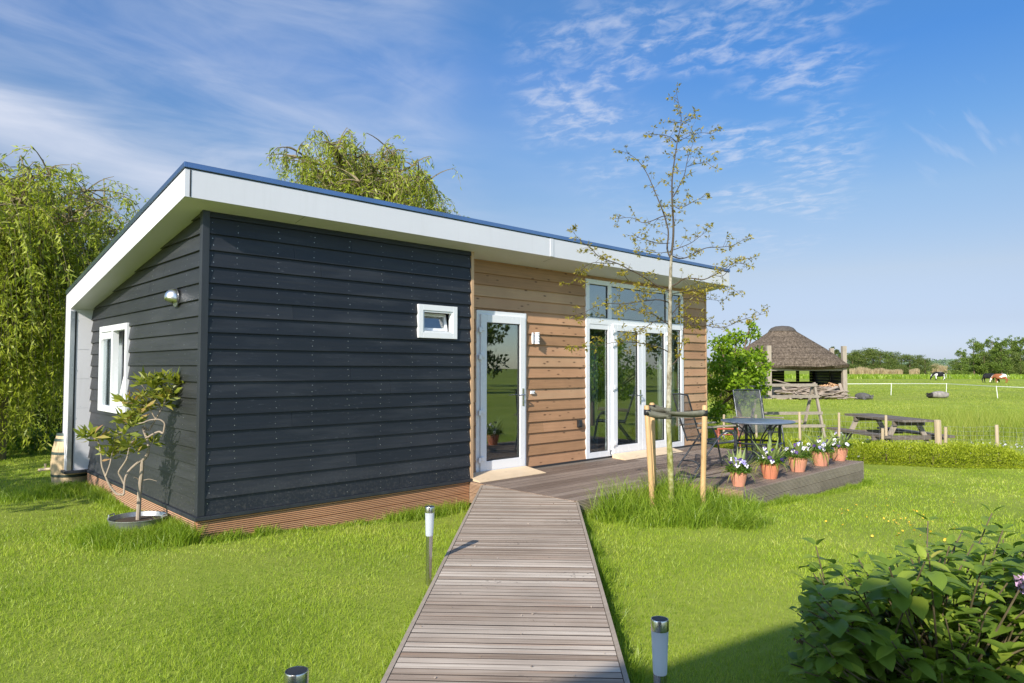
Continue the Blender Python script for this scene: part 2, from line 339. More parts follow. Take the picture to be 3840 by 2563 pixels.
M['far_leaf_a'] = leafmat('birch_leaf', [(0, (.10, .155, .03)), (.6, (.165, .24, .04)), (1, (.28, .35, .065))], .4, .6, .3)
M['far_leaf_b'] = leafmat('alder_leaf', [(0, (.10, .14, .035)), (.6, (.165, .215, .05)), (1, (.27, .31, .085))], .4, .6, .3)
M['far_leaf_c'] = leafmat('pine_leaf', [(0, (.07, .10, .035)), (1, (.14, .18, .06))], .3, .6, .3)
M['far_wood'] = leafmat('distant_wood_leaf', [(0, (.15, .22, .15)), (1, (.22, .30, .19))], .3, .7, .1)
M['reed'] = leafmat('dry_reed', [(0, (.34, .26, .14)), (1, (.56, .46, .29))], .3, .7, .1)
M['hydrangea'] = leafmat('hydrangea_leaf', [(0, (.12, .20, .035)), (.5, (.23, .34, .05)), (.88, (.40, .49, .07)), (1, (.56, .50, .12))], .45, .42, 1.5, .34)
M['rhodo'] = leafmat('rhododendron_leaf', [(0, (.13, .18, .025)), (.45, (.25, .29, .04)), (.75, (.40, .41, .08)), (.9, (.44, .26, .11)), (1, (.50, .22, .14))], .35, .35, 3, .4)
M['box'] = leafmat('golden_hedge_leaf', [(0, (.20, .27, .014)), (.5, (.40, .47, .03)), (1, (.62, .66, .10))], .4, .45, 3)
M['tulip'] = leafmat('broad_blue_green_leaf', [(0, (.20, .28, .09)), (.6, (.30, .38, .13)), (1, (.40, .44, .16))], .35, .4, 3)
M['strap_leaf'] = leafmat('yellowing_strap_leaf', [(0, (.18, .27, .04)), (.6, (.34, .36, .06)), (1, (.50, .42, .12))], .35, .45, 3)
M['pansy_leaf'] = leafmat('pansy_leaf', [(0, (.06, .13, .015)), (1, (.15, .26, .03))], .35, .4, 3)
M['petal_white'] = simple('white_petal', (.68, .67, .70), .6, var=.04)
M['petal_purple'] = simple('deep_purple_petal', (.045, .012, .15), .5, var=.15)
M['petal_lilac'] = simple('lilac_petal', (.30, .27, .62), .6, var=.15)
M['petal_mauve'] = simple('pale_mauve_petal', (.62, .46, .62), .6, var=.1)
M['petal_eye'] = simple('yellow_petal_eye', (.70, .45, .03), .6)
M['pink_petal'] = simple('pink_hydrangea_petal', (.62, .40, .62), .6, var=.2, scale=30)
M['spent'] = simple('withered_brown_bract', (.16, .095, .05), .85, var=.35, scale=30)

# ------------------------------------------------------------------ mesh helpers
def tag(o, label=None, cat=None, group=None, kind=None):
    if label: o['label'] = label
    if cat: o['category'] = cat
    if group: o['group'] = group
    if kind: o['kind'] = kind
    return o
def thing(name, label, cat, loc=(0, 0, 0), rz=0.0, group=None):
    o = bpy.data.objects.new(name, None); o.empty_display_size = .2; COL.objects.link(o)
    o.location = [float(x) for x in loc]; o.rotation_euler = (0, 0, rz)
    return tag(o, label, cat, group)
def root_of(o):
    while o.parent: o = o.parent
    return o
def link(name, me, parent=None):
    o = bpy.data.objects.new(name, me); COL.objects.link(o)
    if parent: o.parent = parent
    return o
class MB:
    def __init__(s): s.v = []; s.f = []; s.mi = []; s.cur = 0
    def mat(s, i): s.cur = i; return s
    def face(s, pts):
        k = len(s.v); s.v += [tuple(map(float, p)) for p in pts]; s.f.append(tuple(range(k, k+len(pts)))); s.mi.append(s.cur); return s
    def _add(s, vs, fs):
        k = len(s.v); s.v += [tuple(map(float, p)) for p in vs]
        for f in fs: s.f.append(tuple(k+i for i in f)); s.mi.append(s.cur)
        return s
    def box(s, lo, hi):
        x0, y0, z0 = lo; x1, y1, z1 = hi
        return s._add([(x0, y0, z0), (x1, y0, z0), (x1, y1, z0), (x0, y1, z0), (x0, y0, z1), (x1, y0, z1), (x1, y1, z1), (x0, y1, z1)],
                      [(0, 3, 2, 1), (4, 5, 6, 7), (0, 1, 5, 4), (1, 2, 6, 5), (2, 3, 7, 6), (3, 0, 4, 7)])
    def bar(s, p, q, w, h, up=(0, 0, 1)):
        p = Vector(p); q = Vector(q); d = (q-p).normalized(); u = Vector(up)
        if abs(d.dot(u)) > .98: u = Vector((1, 0, 0))
        a = d.cross(u).normalized(); c = a.cross(d).normalized()
        a *= w/2; c *= h/2
        return s._add([p-a-c, p+a-c, p+a+c, p-a+c, q-a-c, q+a-c, q+a+c, q-a+c],
                      [(0, 3, 2, 1), (4, 5, 6, 7), (0, 1, 5, 4), (1, 2, 6, 5), (2, 3, 7, 6), (3, 0, 4, 7)])
    def prism(s, poly, off):
        n = len(poly); off = Vector(off); a = [Vector(p) for p in poly]; bb = [p+off for p in a]
        return s._add(a+bb, [tuple(range(n))[::-1], tuple(range(n, 2*n))]+[(i, (i+1) % n, n+(i+1) % n, n+i) for i in range(n)])
    def tube(s, pts, rads, seg=8, caps=True):
        pts = [Vector(p) for p in pts]; n = len(pts)
        if isinstance(rads, (int, float)): rads = [rads]*n
        vs = []; ref = None
        for i, p in enumerate(pts):
            d = (pts[min(i+1, n-1)]-pts[max(i-1, 0)])
            d = d.normalized() if d.length > 1e-9 else Vector((0, 0, 1))
            if ref is None: ref = Vector((1, 0, 0)) if abs(d.x) < .9 else Vector((0, 1, 0))
            a = (ref-d*ref.dot(d)).normalized(); ref = a; c = d.cross(a)
            vs += [p+(a*math.cos(2*PI*k/seg)+c*math.sin(2*PI*k/seg))*rads[i] for k in range(seg)]
        fs = [(i*seg+k, i*seg+(k+1) % seg, (i+1)*seg+(k+1) % seg, (i+1)*seg+k) for i in range(n-1) for k in range(seg)]
        if caps: fs += [tuple(range(seg))[::-1], tuple((n-1)*seg+k for k in range(seg))]
        return s._add(vs, fs)
    def lathe(s, prof, seg=24, c=(0, 0, 0), close=False):
        c = Vector(c); n = len(prof)
        vs = [c+Vector((r*math.cos(2*PI*k/seg), r*math.sin(2*PI*k/seg), z)) for r, z in prof for k in range(seg)]
        fs = [(i*seg+k, i*seg+(k+1) % seg, (i+1)*seg+(k+1) % seg, (i+1)*seg+k) for i in range(n-1) for k in range(seg)]
        if close: fs += [tuple(range(seg))[::-1], tuple((n-1)*seg+k for k in range(seg))]
        return s._add(vs, fs)
    def build(s, name, mats, parent=None, smooth=False, world=True, bevel=0.0):
        me = bpy.data.meshes.new(name)
        off = Vector((0, 0, 0))
        if parent and world: off = root_of(parent).location
        me.from_pydata([(v[0]-off[0], v[1]-off[1], v[2]-off[2]) for v in s.v], [], s.f)
        if not isinstance(mats, (list, tuple)): mats = [mats]
        for m in mats: me.materials.append(m)
        me.polygons.foreach_set('material_index', s.mi)
        if smooth: me.polygons.foreach_set('use_smooth', [True]*len(s.f))
        me.update()
        o = link(name, me, parent)
        if smooth:
            md = o.modifiers.new('edges', 'EDGE_SPLIT'); md.split_angle = math.radians(40)
        if bevel:
            md = o.modifiers.new('bevel', 'BEVEL'); md.width = bevel; md.segments = 2; md.limit_method = 'ANGLE'; md.angle_limit = math.radians(40)
        return o
def np_obj(name, V, F, mats, parent=None, world=True, mi=None):
    """one mesh from big arrays; F is (n,3) or (n,4)"""
    V = np.asarray(V, np.float32).reshape(-1, 3).copy(); F = np.asarray(F, np.int32); k = F.shape[1]
    if parent and world: V -= np.array(root_of(parent).location, np.float32)
    me = bpy.data.meshes.new(name); me.vertices.add(len(V)); me.vertices.foreach_set('co', V.ravel())
    me.loops.add(F.size); me.loops.foreach_set('vertex_index', F.ravel()); me.polygons.add(len(F))
    me.polygons.foreach_set('loop_start', np.arange(0, F.size, k, dtype=np.int32))
    me.polygons.foreach_set('loop_total', np.full(len(F), k, np.int32))
    for m in (mats if isinstance(mats, (list, tuple)) else [mats]): me.materials.append(m)
    if mi is not None: me.polygons.foreach_set('material_index', np.asarray(mi, np.int32))
    me.update(calc_edges=True); me.validate()
    return link(name, me, parent)
def unit(a): return a/np.maximum(np.linalg.norm(a, axis=-1, keepdims=True), 1e-9)
def rdir(n, zs=1.0):
    a = RNG.normal(size=(n, 3)); a[:, 2] *= zs; return unit(a)
def leaf_arrays(P, D, L, Wd, N=None, fold=.25, bend=0.0, mid=.45):
    """diamond leaves, two quads folded along the midrib"""
    n = len(P); D = unit(D); N = rdir(n) if N is None else N
    S = unit(np.cross(D, N)); U = np.cross(S, D); L = np.broadcast_to(np.asarray(L, float), (n,))[:, None]; Wd = np.broadcast_to(np.asarray(Wd, float), (n,))[:, None]
    m = P+D*L*mid; t = P+D*L-U*L*bend
    V = np.stack([P, m+S*Wd*.5+U*Wd*fold, t, m-S*Wd*.5+U*Wd*fold], 1).reshape(-1, 3)
    F = np.arange(4*n).reshape(n, 4)
    return V, F
def leaves(name, P, D, L, Wd, mat, parent=None, N=None, fold=.25, bend=0.0, world=True, mid=.45):
    V, F = leaf_arrays(P, D, L, Wd, N, fold, bend, mid); return np_obj(name, V, F, mat, parent, world)
def blades(P, H, Wd, lean, az=None, curve=.5):
    """bent grass blades of three segments"""
    n = len(P); az = RNG.uniform(0, 2*PI, n) if az is None else az
    D = np.stack([np.cos(az), np.sin(az), np.zeros(n)], 1); S = np.stack([-np.sin(az), np.cos(az), np.zeros(n)], 1)
    fa = RNG.uniform(0, PI, n); S = S*np.cos(fa)[:, None]+D*np.sin(fa)[:, None]
    H = H[:, None]; Wd = Wd[:, None]; lean = lean[:, None]; Z = np.array([0, 0, 1.0])
    def pt(t): return P+D*H*lean*(t**(1+curve*2))+Z*H*t*(1-.35*lean*t)
    p1, p2, p3 = pt(.4), pt(.75), pt(1.0)
    V = np.stack([P-S*Wd*.5, P+S*Wd*.5, p1-S*Wd*.45, p1+S*Wd*.45, p2-S*Wd*.3, p2+S*Wd*.3, p3-S*Wd*.06, p3+S*Wd*.06], 1).reshape(-1, 3)
    bse = (np.arange(n)*8)[:, None, None]
    F = (np.array([[0, 1, 3, 2], [2, 3, 5, 4], [4, 5, 7, 6]])[None]+bse).reshape(-1, 4)
    return V, F
def copy_tree(o, parent=None):
    c = o.copy(); COL.objects.link(c)
    if parent is not None: c.parent = parent
    for ch in list(o.children): copy_tree(ch, c)
    return c

def ss(x, a, b):
    t = np.clip((np.asarray(x, float)-a)/(b-a), 0, 1); return t*t*(3-2*t)
def gz(x, y):
    """ground level: the lawn falls a little to the right and to the back"""
    r = np.maximum(ss(x, 4.0, 8.5), .65*ss(y, 2.0, 5.0))
    f = .11*ss(x, .2, 2.6)*ss(y, -2.4, -.5)*(1-ss(x, 4.5, 7))+.03*ss(y, -1.0, -.2)
    return -np.maximum(.16*r, f)
def gzf(x, y): return float(gz(x, y))

# ------------------------------------------------------------------ ground
def build_ground():
    ax = np.concatenate([-np.geomspace(12, 2500, 16)[::-1], np.linspace(-11, 24, 120), np.geomspace(26, 3500, 26)])
    ay = np.concatenate([-np.geomspace(14, 2500, 16)[::-1], np.linspace(-13, 24, 120), np.geomspace(26, 3500, 26)])
    X, Y = np.meshgrid(ax, ay, indexing='ij'); Z = gz(X, Y)
    bumpy = (np.abs(X) < 24) & (np.abs(Y) < 24)
    Z = Z + np.where(bumpy, .010*np.sin(X*1.9+1.3*np.sin(Y*1.1))*np.sin(Y*1.7), 0)
    n, m = X.shape; idx = np.arange(n*m).reshape(n, m)
    F = np.stack([idx[:-1, :-1], idx[1:, :-1], idx[1:, 1:], idx[:-1, 1:]], -1).reshape(-1, 4)
    b = NB('grassy_ground')
    n1 = b.noise(.55, 4, .6); n2 = b.noise(9, 4, .7); n3 = b.noise(.045, 3, .6)
    n4 = b.noise(1.0, 4, .6, b.map((.12, .9, 1), (0, 0, -.9)))
    c = b.ramp(b.math('ADD', b.math('MULTIPLY', n1, .4), b.math('ADD', b.math('MULTIPLY', n2, .3), b.math('MULTIPLY', n4, .3))),
               [(.32, (.165, .23, .025)), (.5, (.265, .33, .04)), (.66, (.37, .41, .075))])
    c = b.mul(c, b.rng(n3, .3, .7, .72, 1.2))
    n5 = b.noise(.22, 3, .6)
    c = b.mix(b.rng(n5, .58, .74, 0, .45), c, (.29, .29, .07))
    vd = b.N.new('ShaderNodeVectorMath'); vd.operation = 'DISTANCE'; b.L.new(b.obj, vd.inputs[0]); vd.inputs[1].default_value = (1, -2.5, 0)
    c = b.mix(b.rng(vd.outputs['Value'], 7, 12, .45, 0), c, (.16, .20, .035))   # turf between the mown blades
    m_ = b.done(b.bsdf(c, .9, 0, b.bump(n2, .5, .03), .15))
    o = np_obj('ground', np.stack([X, Y, Z], -1), F, m_); tag(o, kind='structure')
    o.data.polygons.foreach_set('use_smooth', [True]*len(o.data.polygons))
build_ground()

# ------------------------------------------------------------------ cabin
ZB, ZT, XJ, XE, YL, SL = .2134, 3.101, 3.3465, 9.35, 4.1806, .1659
OX, OY, ZFB, ZFT, YW, XR, YB = .264, .2656, 3.139, 3.3895, .2278, 9.3508, 4.4647
PITCHB = .157
def soff(y): return ZFB-SL*(y+OY)
cabin = thing('cabin', 'single storey garden cabin with dark boards, brown timber and a white sloping roof edge', 'cabin', (0, 0, 0))

def clip_below(poly, f):
    out = []
    for i in range(len(poly)):
        p, q = poly[i], poly[(i+1) % len(poly)]; a = p[1]-f(p[0]); c = q[1]-f(q[0])
        if a <= 0: out.append(p)
        if (a < 0 < c) or (c < 0 < a):
            t = a/(a-c); out.append((p[0]+(q[0]-p[0])*t, p[1]+(q[1]-p[1])*t))
    return out
def cladding(mb, s0, s1, z0, top, to3d, holes=(), tb=.034, tt=.009, joints=0, seed=0):
    """overlapping weatherboards on a wall: s runs along the wall, top(s) is the upper limit"""
    rnd = random.Random(seed); k = 0; zmax = max(top(s0), top(s1))
    while z0+k*PITCHB < zmax-.004:
        zb = z0+k*PITCHB; zt = zb+PITCHB+.012; k += 1
        cuts = [s0]
        if joints and rnd.random() < .45: cuts.append(s0+(s1-s0)*rnd.uniform(.25, .75))
        cuts.append(s1)
        for a, c in zip(cuts[:-1], cuts[1:]):
            rects = [(a, c-(.002 if c < s1 else 0), zb, zt)]
            for (h0, h1, g0, g1) in holes:
                nr = []
                for (p, q, r, t) in rects:
                    if q <= h0 or p >= h1 or t <= g0 or r >= g1: nr.append((p, q, r, t)); continue
                    if p < h0: nr.append((p, h0, r, t))
                    if q > h1: nr.append((h1, q, r, t))
                    if r < g0: nr.append((max(p, h0), min(q, h1), r, g0))
                    if t > g1: nr.append((max(p, h0), min(q, h1), g1, t))
                rects = nr
            for (p, q, r, t) in rects:
                poly = [(p, r), (q, r), (q, t), (p, t)]
                poly = clip_below(poly, top)
                if len(poly) < 3: continue
                th = lambda z: tb+(tt-tb)*(z-zb)/(zt-zb)
                outer = [to3d(s_, z_, th(z_)) for s_, z_ in poly]; inner = [to3d(s_, z_, -.012) for s_, z_ in poly]
                n = len(poly); mb._add(inner+outer, [tuple(range(n))[::-1], tuple(range(n, 2*n))]+[(i, (i+1) % n, n+(i+1) % n, n+i) for i in range(n)])
def holed(mb, s0, s1, z0, z1, holes, place, top=None):
    """flat inner wall with rectangular openings"""
    xs = sorted({s0, s1, *[h for H in holes for h in H[:2]]}); zs = sorted({z0, z1, *[h for H in holes for h in H[2:]]})
    for a, c in zip(xs[:-1], xs[1:]):
        for d, e in zip(zs[:-1], zs[1:]):
            mx, mz = (a+c)/2, (d+e)/2
            if any(H[0] < mx < H[1] and H[2] < mz < H[3] for H in holes): continue
            mb.box(*place(a, c, d, e))
HW = (2.395, 3.605, 1.065, 2.115)                                # side window opening (y0,y1,z0,z1)
HS = (2.500, 3.042, 1.990, 2.344)                                # small window (x0,x1,z0,z1)
HD = (3.600, 4.500, .2, 2.365)                                   # glazed door
HF = (5.830, 8.520, .2, 2.988)                                   # french unit

T0 = .020                                                        # outer face of the boards' battens
w = MB(); cladding(w, .052, XJ-.042, ZB+.002, lambda s: ZT+.02, lambda s, z, t: (s, -t+T0, z), [HS], seed=1, joints=1)
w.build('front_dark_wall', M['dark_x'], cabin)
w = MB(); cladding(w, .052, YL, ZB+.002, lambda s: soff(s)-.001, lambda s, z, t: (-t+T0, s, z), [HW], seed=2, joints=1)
w.build('side_dark_wall', M['dark_y'], cabin)
w = MB(); cladding(w, XJ, XE-.03, ZB+.002, lambda s: soff(YW)-.002, lambda s, z, t: (s, YW-t+T0, z), [HD, HF], seed=3, joints=1)
w.build('brown_timber_wall', M['larch'], cabin)
w = MB(); cladding(w, YW, YL, ZB+.002, lambda s: soff(s)-.002, lambda s, z, t: (XE+t-.045, s, z), [], seed=4)
w.build('end_wall', M['larch'], cabin)
# screws in the dark boards
w = MB(); rnd = random.Random(5)
def dot(c, axis):
    r = .0036 if rnd.random() < .55 else .0022
    if axis == 'y': w.box((c[0]-r, c[1]-.002, c[2]-r), (c[0]+r, c[1]+.004, c[2]+r))
    else: w.box((c[0]-.002, c[1]-r, c[2]-r), (c[0]+.004, c[1]+r, c[2]+r))
for k in range(18):
    for fr in (.30, .72):
        z = ZB+(k+fr)*PITCHB; t = .034-.025*fr*PITCHB/(PITCHB+.012)
        if z > 3.06: continue
        for x in (.09, .33, .74, 1.14, 1.56, 1.98, 2.40, 2.78, 3.0, 3.27):
            if HS[0]-.05 < x < HS[1]+.05 and HS[2]-.06 < z < HS[3]+.06: continue
            dot((x+rnd.uniform(-.012, .012), -t+T0, z+rnd.uniform(-.006, .006)), 'y')
        for y in (.09, .45, .95, 1.5, 2.1):
            if HW[0]-.06 < y < HW[1]+.06 and HW[2]-.06 < z < HW[3]+.06 or z > soff(y)-.1 or rnd.random() < .35: continue
            dot((-t+T0, y+rnd.uniform(-.015, .015), z), 'x')
s_ = w.build('screw_heads', M['zinc'], cabin); tag(s_, kind='stuff')
# inner lining, floor, ceiling, room things
w = MB()
holed(w, .06, XJ-.03, .18, soff(.03)-.004, [HS], lambda a, c, d, e: ((a, .032, d), (c, .085, e)))
holed(w, XJ, XE-.06, .18, soff(YW)-.004, [HD, HF], lambda a, c, d, e: ((a, YW+.032, d), (c, YW+.085, e)))
holed(w, .06, YL, .18, 2.40, [HW], lambda a, c, d, e: ((.032, a, d), (.085, c, e)))
w.prism([(.032, .09, 2.40), (.032, YL, 2.40), (.032, .09, soff(.09)-.004)], (.05, 0, 0))
w.box((XE-.06, YW+.09, .18), (XE-.035, YL, soff(YL)-.01))
w.prism([(XE-.06, YW+.09, soff(YL)-.01), (XE-.06, YL, soff(YL)-.01), (XE-.06, YW+.09, soff(YW+.1)-.004)], (.02, 0, 0))
w.box((XJ-.028, .09, .18), (XJ-.004, YW+.03, soff(YW)-.01))
w.box((3.30, YW+.09, .18), (3.34, 4.1, 2.35)); w.box((5.2, YW+.9, .18), (5.25, 4.1, 2.35))
w.build('inner_lining', M['plaster'], cabin)
w = MB(); w.box((.09, .09, .14), (XE-.07, YL-.01, .185)); w.build('floor', M['floor_in'], cabin)
# roof slab with white edge, blue metal trim
w = MB()
A = [(-OX, -OY, ZFB), (-OX, YB, soff(YB)), (-OX, YB, soff(YB)+.25), (-OX, -OY, ZFT)]
w.prism(A, (XR+OX, 0, 0)); roof = w.build('roof', M['white_panel'], cabin)
w = MB(); t0, t1 = .012, .062
def roofz(y): return ZFT-SL*(y+OY)
for x0, x1 in ((-OX-.012, -OX+.02), (XR-.02, XR+.012)):
    w.prism([(x0, -OY-.012, ZFT+t0), (x0, YB, roofz(YB)+t0), (x0, YB, roofz(YB)+t1), (x0, -OY-.012, ZFT+t1)], (x1-x0, 0, 0))
w.box((-OX+.02, -OY-.012, ZFT+t0), (XR-.02, -OY+.03, ZFT+t1))
w.build('roof_trim', M['roof_trim'], roof, bevel=.003)
w = MB(); w.prism([(-OX+.001, -OY+.001, ZFT+.0005), (-OX+.001, YB, roofz(YB)+.0005), (-OX+.001, YB, roofz(YB)+.05), (-OX+.001, -OY+.001, ZFT+.05)], (XR+OX-.002, 0, 0))
w.build('roof_sheet', M['gasket'], roof)
w = MB()                                                         # cover strips over the panel joints
for x, wd in ((-.217, .006), ): w.box((x-wd, -OY-.003, ZFB+.004), (x+wd, -OY-.0005, ZFT-.003))
w.build('panel_joint', M['gasket'], roof)
w = MB(); w.box((4.535-.035, -OY-.007, ZFB+.002), (4.535+.035, -OY-.0005, ZFT-.002)); w.build('joint_cover', M['white_panel'], roof, bevel=.003)
for x in (.9, 4.6, 8.4):
    w = MB(); w.prism([(x-.0015, -OY+.002, soff(-OY+.002)-.0012), (x-.0015, -.04, soff(-.04)-.0012), (x-.0015, -.04, soff(-.04)+.003), (x-.0015, -OY+.002, soff(-OY)+.003)], (.003, 0, 0))
    w.build('soffit_joint', M['gasket'], roof)
# rear wall = roof turned down as a white fin
w = MB(); w.prism([(-OX, YL, ZB), (-OX, YB, ZB), (-OX, YB, soff(YB)-.0005), (-OX, YL, soff(YL)-.0005)], (XR+OX, 0, 0))
fin = w.build('rear_fin', M['white_panel'], cabin)
w = MB(); w.box((-OX-.004, YB+.001, ZB), (XR, YB+.02, soff(YB)+.24)); w.build('rear_sheet', M['gasket'], fin)
w = MB(); w.box((-OX+.002, YL-.016, ZB+.003), (-OX+.052, YL-.002, soff(YL)-.03)); w.build('corner_strip', M['alu'], fin)
w = MB(); w.box((-OX+.052, YL-.007, ZB+.003), (-OX+.074, YL-.002, soff(YL)-.03)); w.build('corner_seal', M['gasket'], fin)
for z in (.36, .95, 1.6, 2.28):
    w = MB(); w.tube([(-OX+.036, YL-.026, z), (-OX+.036, YL-.014, z)], .007, 6); w.build('screw', M['chrome'], fin)
for z in (.62, 1.05, 1.45, 1.85):
    w = MB(); w.box((-OX+.076, YL-.0012, z), (-.03, YL-.0004, z+.003)); w.build('panel_joint', M['alu'], fin)
# trims
w = MB()
w.box((-.018, -.020, ZB), (.050, -.0005+.012, soff(0)+.002)); w.box((-.018, .012, ZB), (.012, .050, soff(.03)-.002))
w.build('corner_trim', M['dark_trim'], cabin, bevel=.003)
w = MB(); w.box((XJ-.040, -.014, ZB), (XJ+.004, .020, ZT+.03)); w.box((XJ-.002, .020, ZB), (XJ+.004, YW-.012, soff(.15)-.03)); w.build('joint_trim', M['larch_edge'], cabin)
w = MB(); w.box((XE-.028, YW-.012, .2), (XE, YW+.03, soff(YW)-.003)); w.build('end_trim', M['larch_edge'], cabin)
w = MB()
w.box((-.040, -.036, ZB-.036), (XJ+.004, .05, ZB-.001)); w.box((-.040, .05, ZB-.036), (.05, YL-.05, ZB-.001))
w.box((-OX-.035, YL-.05, ZB-.036), (.05, YB+.03, ZB-.001))
w.build('base_trim', M['dark_trim'], cabin, bevel=.003)
w = MB(); w.box((XJ+.006, YW-.022, .150), (XE, YW+.04, ZB+.0005)); w.build('base_gasket', M['gasket'], cabin)
w = MB(); w.box((.10, .12, -.4), (XE-.1, YL-.1, .139)); w.build('foundation', M['gasket'], cabin)
def ribbed(mb, p, q, z0, z1, n, grooves=7, thick=.022, depth=.006):
    """ribbed board from p to q (plan), outward normal n"""
    p = Vector((*p, 0)); q = Vector((*q, 0)); n = Vector((*n, 0)); h = z1-z0; prof = [(-thick, z0)]
    e = h/(grooves+.0)
    for i in range(grooves):
        a = z0+i*e; prof += [(0, a+.0008), (0, a+e*.68), (-depth, a+e*.74), (-depth, a+e*.96)]
    prof += [(0, z1-.0005), (-thick, z1)]
    k0 = len(mb.f); mb.prism([p+n*o+Vector((0, 0, z)) for o, z in prof], q-p)
    for i in range(grooves):
        for j in (2, 3, 4): mb.mi[k0+2+1+4*i+j-1] = 1              # groove shade painted in, along with dirt
w = MB()
for k in range(3): ribbed(w, (-.008, -.008), (XJ-.06, -.008), .175-(k+1)*.137+.004, .175-k*.137, (0, -1))
w.build('front_plinth', [M['plinth'], M['grime_shade']], cabin)
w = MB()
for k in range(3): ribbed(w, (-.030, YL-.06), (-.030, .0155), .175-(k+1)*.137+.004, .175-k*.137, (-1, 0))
w.build('side_plinth', [M['plinth_y'], M['grime_shade']], cabin)

# ---------------------------- windows and doors (all white plastic)
def ringx(mb, x0, x1, z0, z1, fw, y0, y1, fb=None):
    fb = fb or fw
    mb.box((x0, y0, z0), (x0+fw, y1, z1)); mb.box((x1-fw, y0, z0), (x1, y1, z1))
    mb.box((x0+fw, y0, z1-fw), (x1-fw, y1, z1)); mb.box((x0+fw, y0, z0), (x1-fw, y1, z0+fb))
def pane(mb, x0, x1, z0, z1, y): mb.box((x0, y, z0), (x1, y+.006, z1))
YF = YW-.022                                                     # face of the door frames
# small tilted window in the dark wall
w = MB(); ringx(w, 2.4756, 3.0655, 1.9663, 2.3674, .068, -.034, .03); win = w.build('small_window', M['white_upvc'], cabin, bevel=.003)
w = MB(); ringx(w, 2.545, 2.996, 2.036, 2.298, .018, -.024, .028); w.build('window_bead', M['white_upvc'], win)
def tilted(parent, x0, x1, z0, z1, y, ang, fw, axis='x'):
    w = MB(); ringx(w, x0, x1, z0, z1, fw, -.02, .02)
    g = MB(); pane(g, x0+fw, x1-fw, z0+fw, z1-fw, 0)
    for mb in (w, g):
        nv = []
        for (a, b_, c) in mb.v:
            dz = c-z0; yy = y+b_*math.cos(ang)+dz*math.sin(ang); zz = z0+dz*math.cos(ang)-b_*math.sin(ang)
            nv.append((a, yy, zz) if axis == 'x' else (yy, a, zz))
        mb.v = nv
    s = w.build('tilted_sash', M['white_upvc'], parent, bevel=.003); g.build('glass', M['glass'], s)
tilted(win, 2.566, 2.975, 2.056, 2.278, .062, .20, .036)
# side window: one fixed light with curtain, one tilted sash
def ringy(mb, y0, y1, z0, z1, fw, x0, x1):
    mb.box((x0, y0, z0), (x1, y0+fw, z1)); mb.box((x0, y1-fw, z0), (x1, y1, z1))
    mb.box((x0, y0+fw, z1-fw), (x1, y1-fw, z1)); mb.box((x0, y0+fw, z0), (x1, y1-fw, z0+fw))
w = MB(); ringy(w, 2.3695, 3.6309, 1.0416, 2.1385, .075, -.036, .04); w.box((-.034, 2.99, 1.118), (.04, 3.05, 2.062))
win2 = w.build('side_window', M['white_upvc'], cabin, bevel=.003)
w = MB(); w.box((-.02, 3.055, 1.985), (.03, 3.55, 2.060)); w.box((-.027, 3.055, 1.972), (-.022, 3.55, 1.980)); w.build('vent_grille', M['white_upvc'], win2)
w = MB(); w.box((.0, 3.05, 1.117), (.006, 3.556, 1.98)); w.build('glass', M['glass'], win2)
tilted(win2, 2.45, 2.985, 1.122, 2.058, .055, .17, .05, axis='y')
def curtain(name, p, q, z0, z1, mat, parent, amp=.03, folds=9):
    p = np.array(p); q = np.array(q); n = 8*folds; d = (q-p)/np.linalg.norm(q-p); nr = np.array([-d[1], d[0]])
    t = np.linspace(0, 1, n+1); off = amp*np.sin(t*folds*2*PI+1.2*np.sin(t*5))
    xy = p+np.outer(t, q-p)+np.outer(off, nr)
    V = np.concatenate([np.c_[xy, np.full(n+1, z0)], np.c_[xy, np.full(n+1, z1)]]); i = np.arange(n)
    F = np.stack([i, i+1, i+n+2, i+n+1], 1); o = np_obj(name, V, F, mat, parent)
    o.data.polygons.foreach_set('use_smooth', [True]*n)
    sd = o.modifiers.new('thick', 'SOLIDIFY'); sd.thickness = .003
curtain('curtain', (.115, 3.10), (.115, 4.12), .95, 2.2, M['curtain_grey'], cabin, .022, 11)
curtain('curtain', (.29, 2.30), (.29, 4.0), .95, 2.3, M['curtain_grey'], cabin, .02, 9)
curtain('curtain', (5.90, .42), (6.32, .42), .21, 2.34, M['curtain_blue'], cabin, .03, 5)
curtain('curtain', (8.05, .42), (8.52, .42), .21, 2.34, M['curtain_white'], cabin, .03, 6)
w = MB(); w.box((6.0, .75, .19), (6.75, 1.5, .62)); w.box((6.0, 1.3, .62), (6.75, 1.52, 1.0)); w.build('sofa', M['sofa'], cabin, bevel=.06)
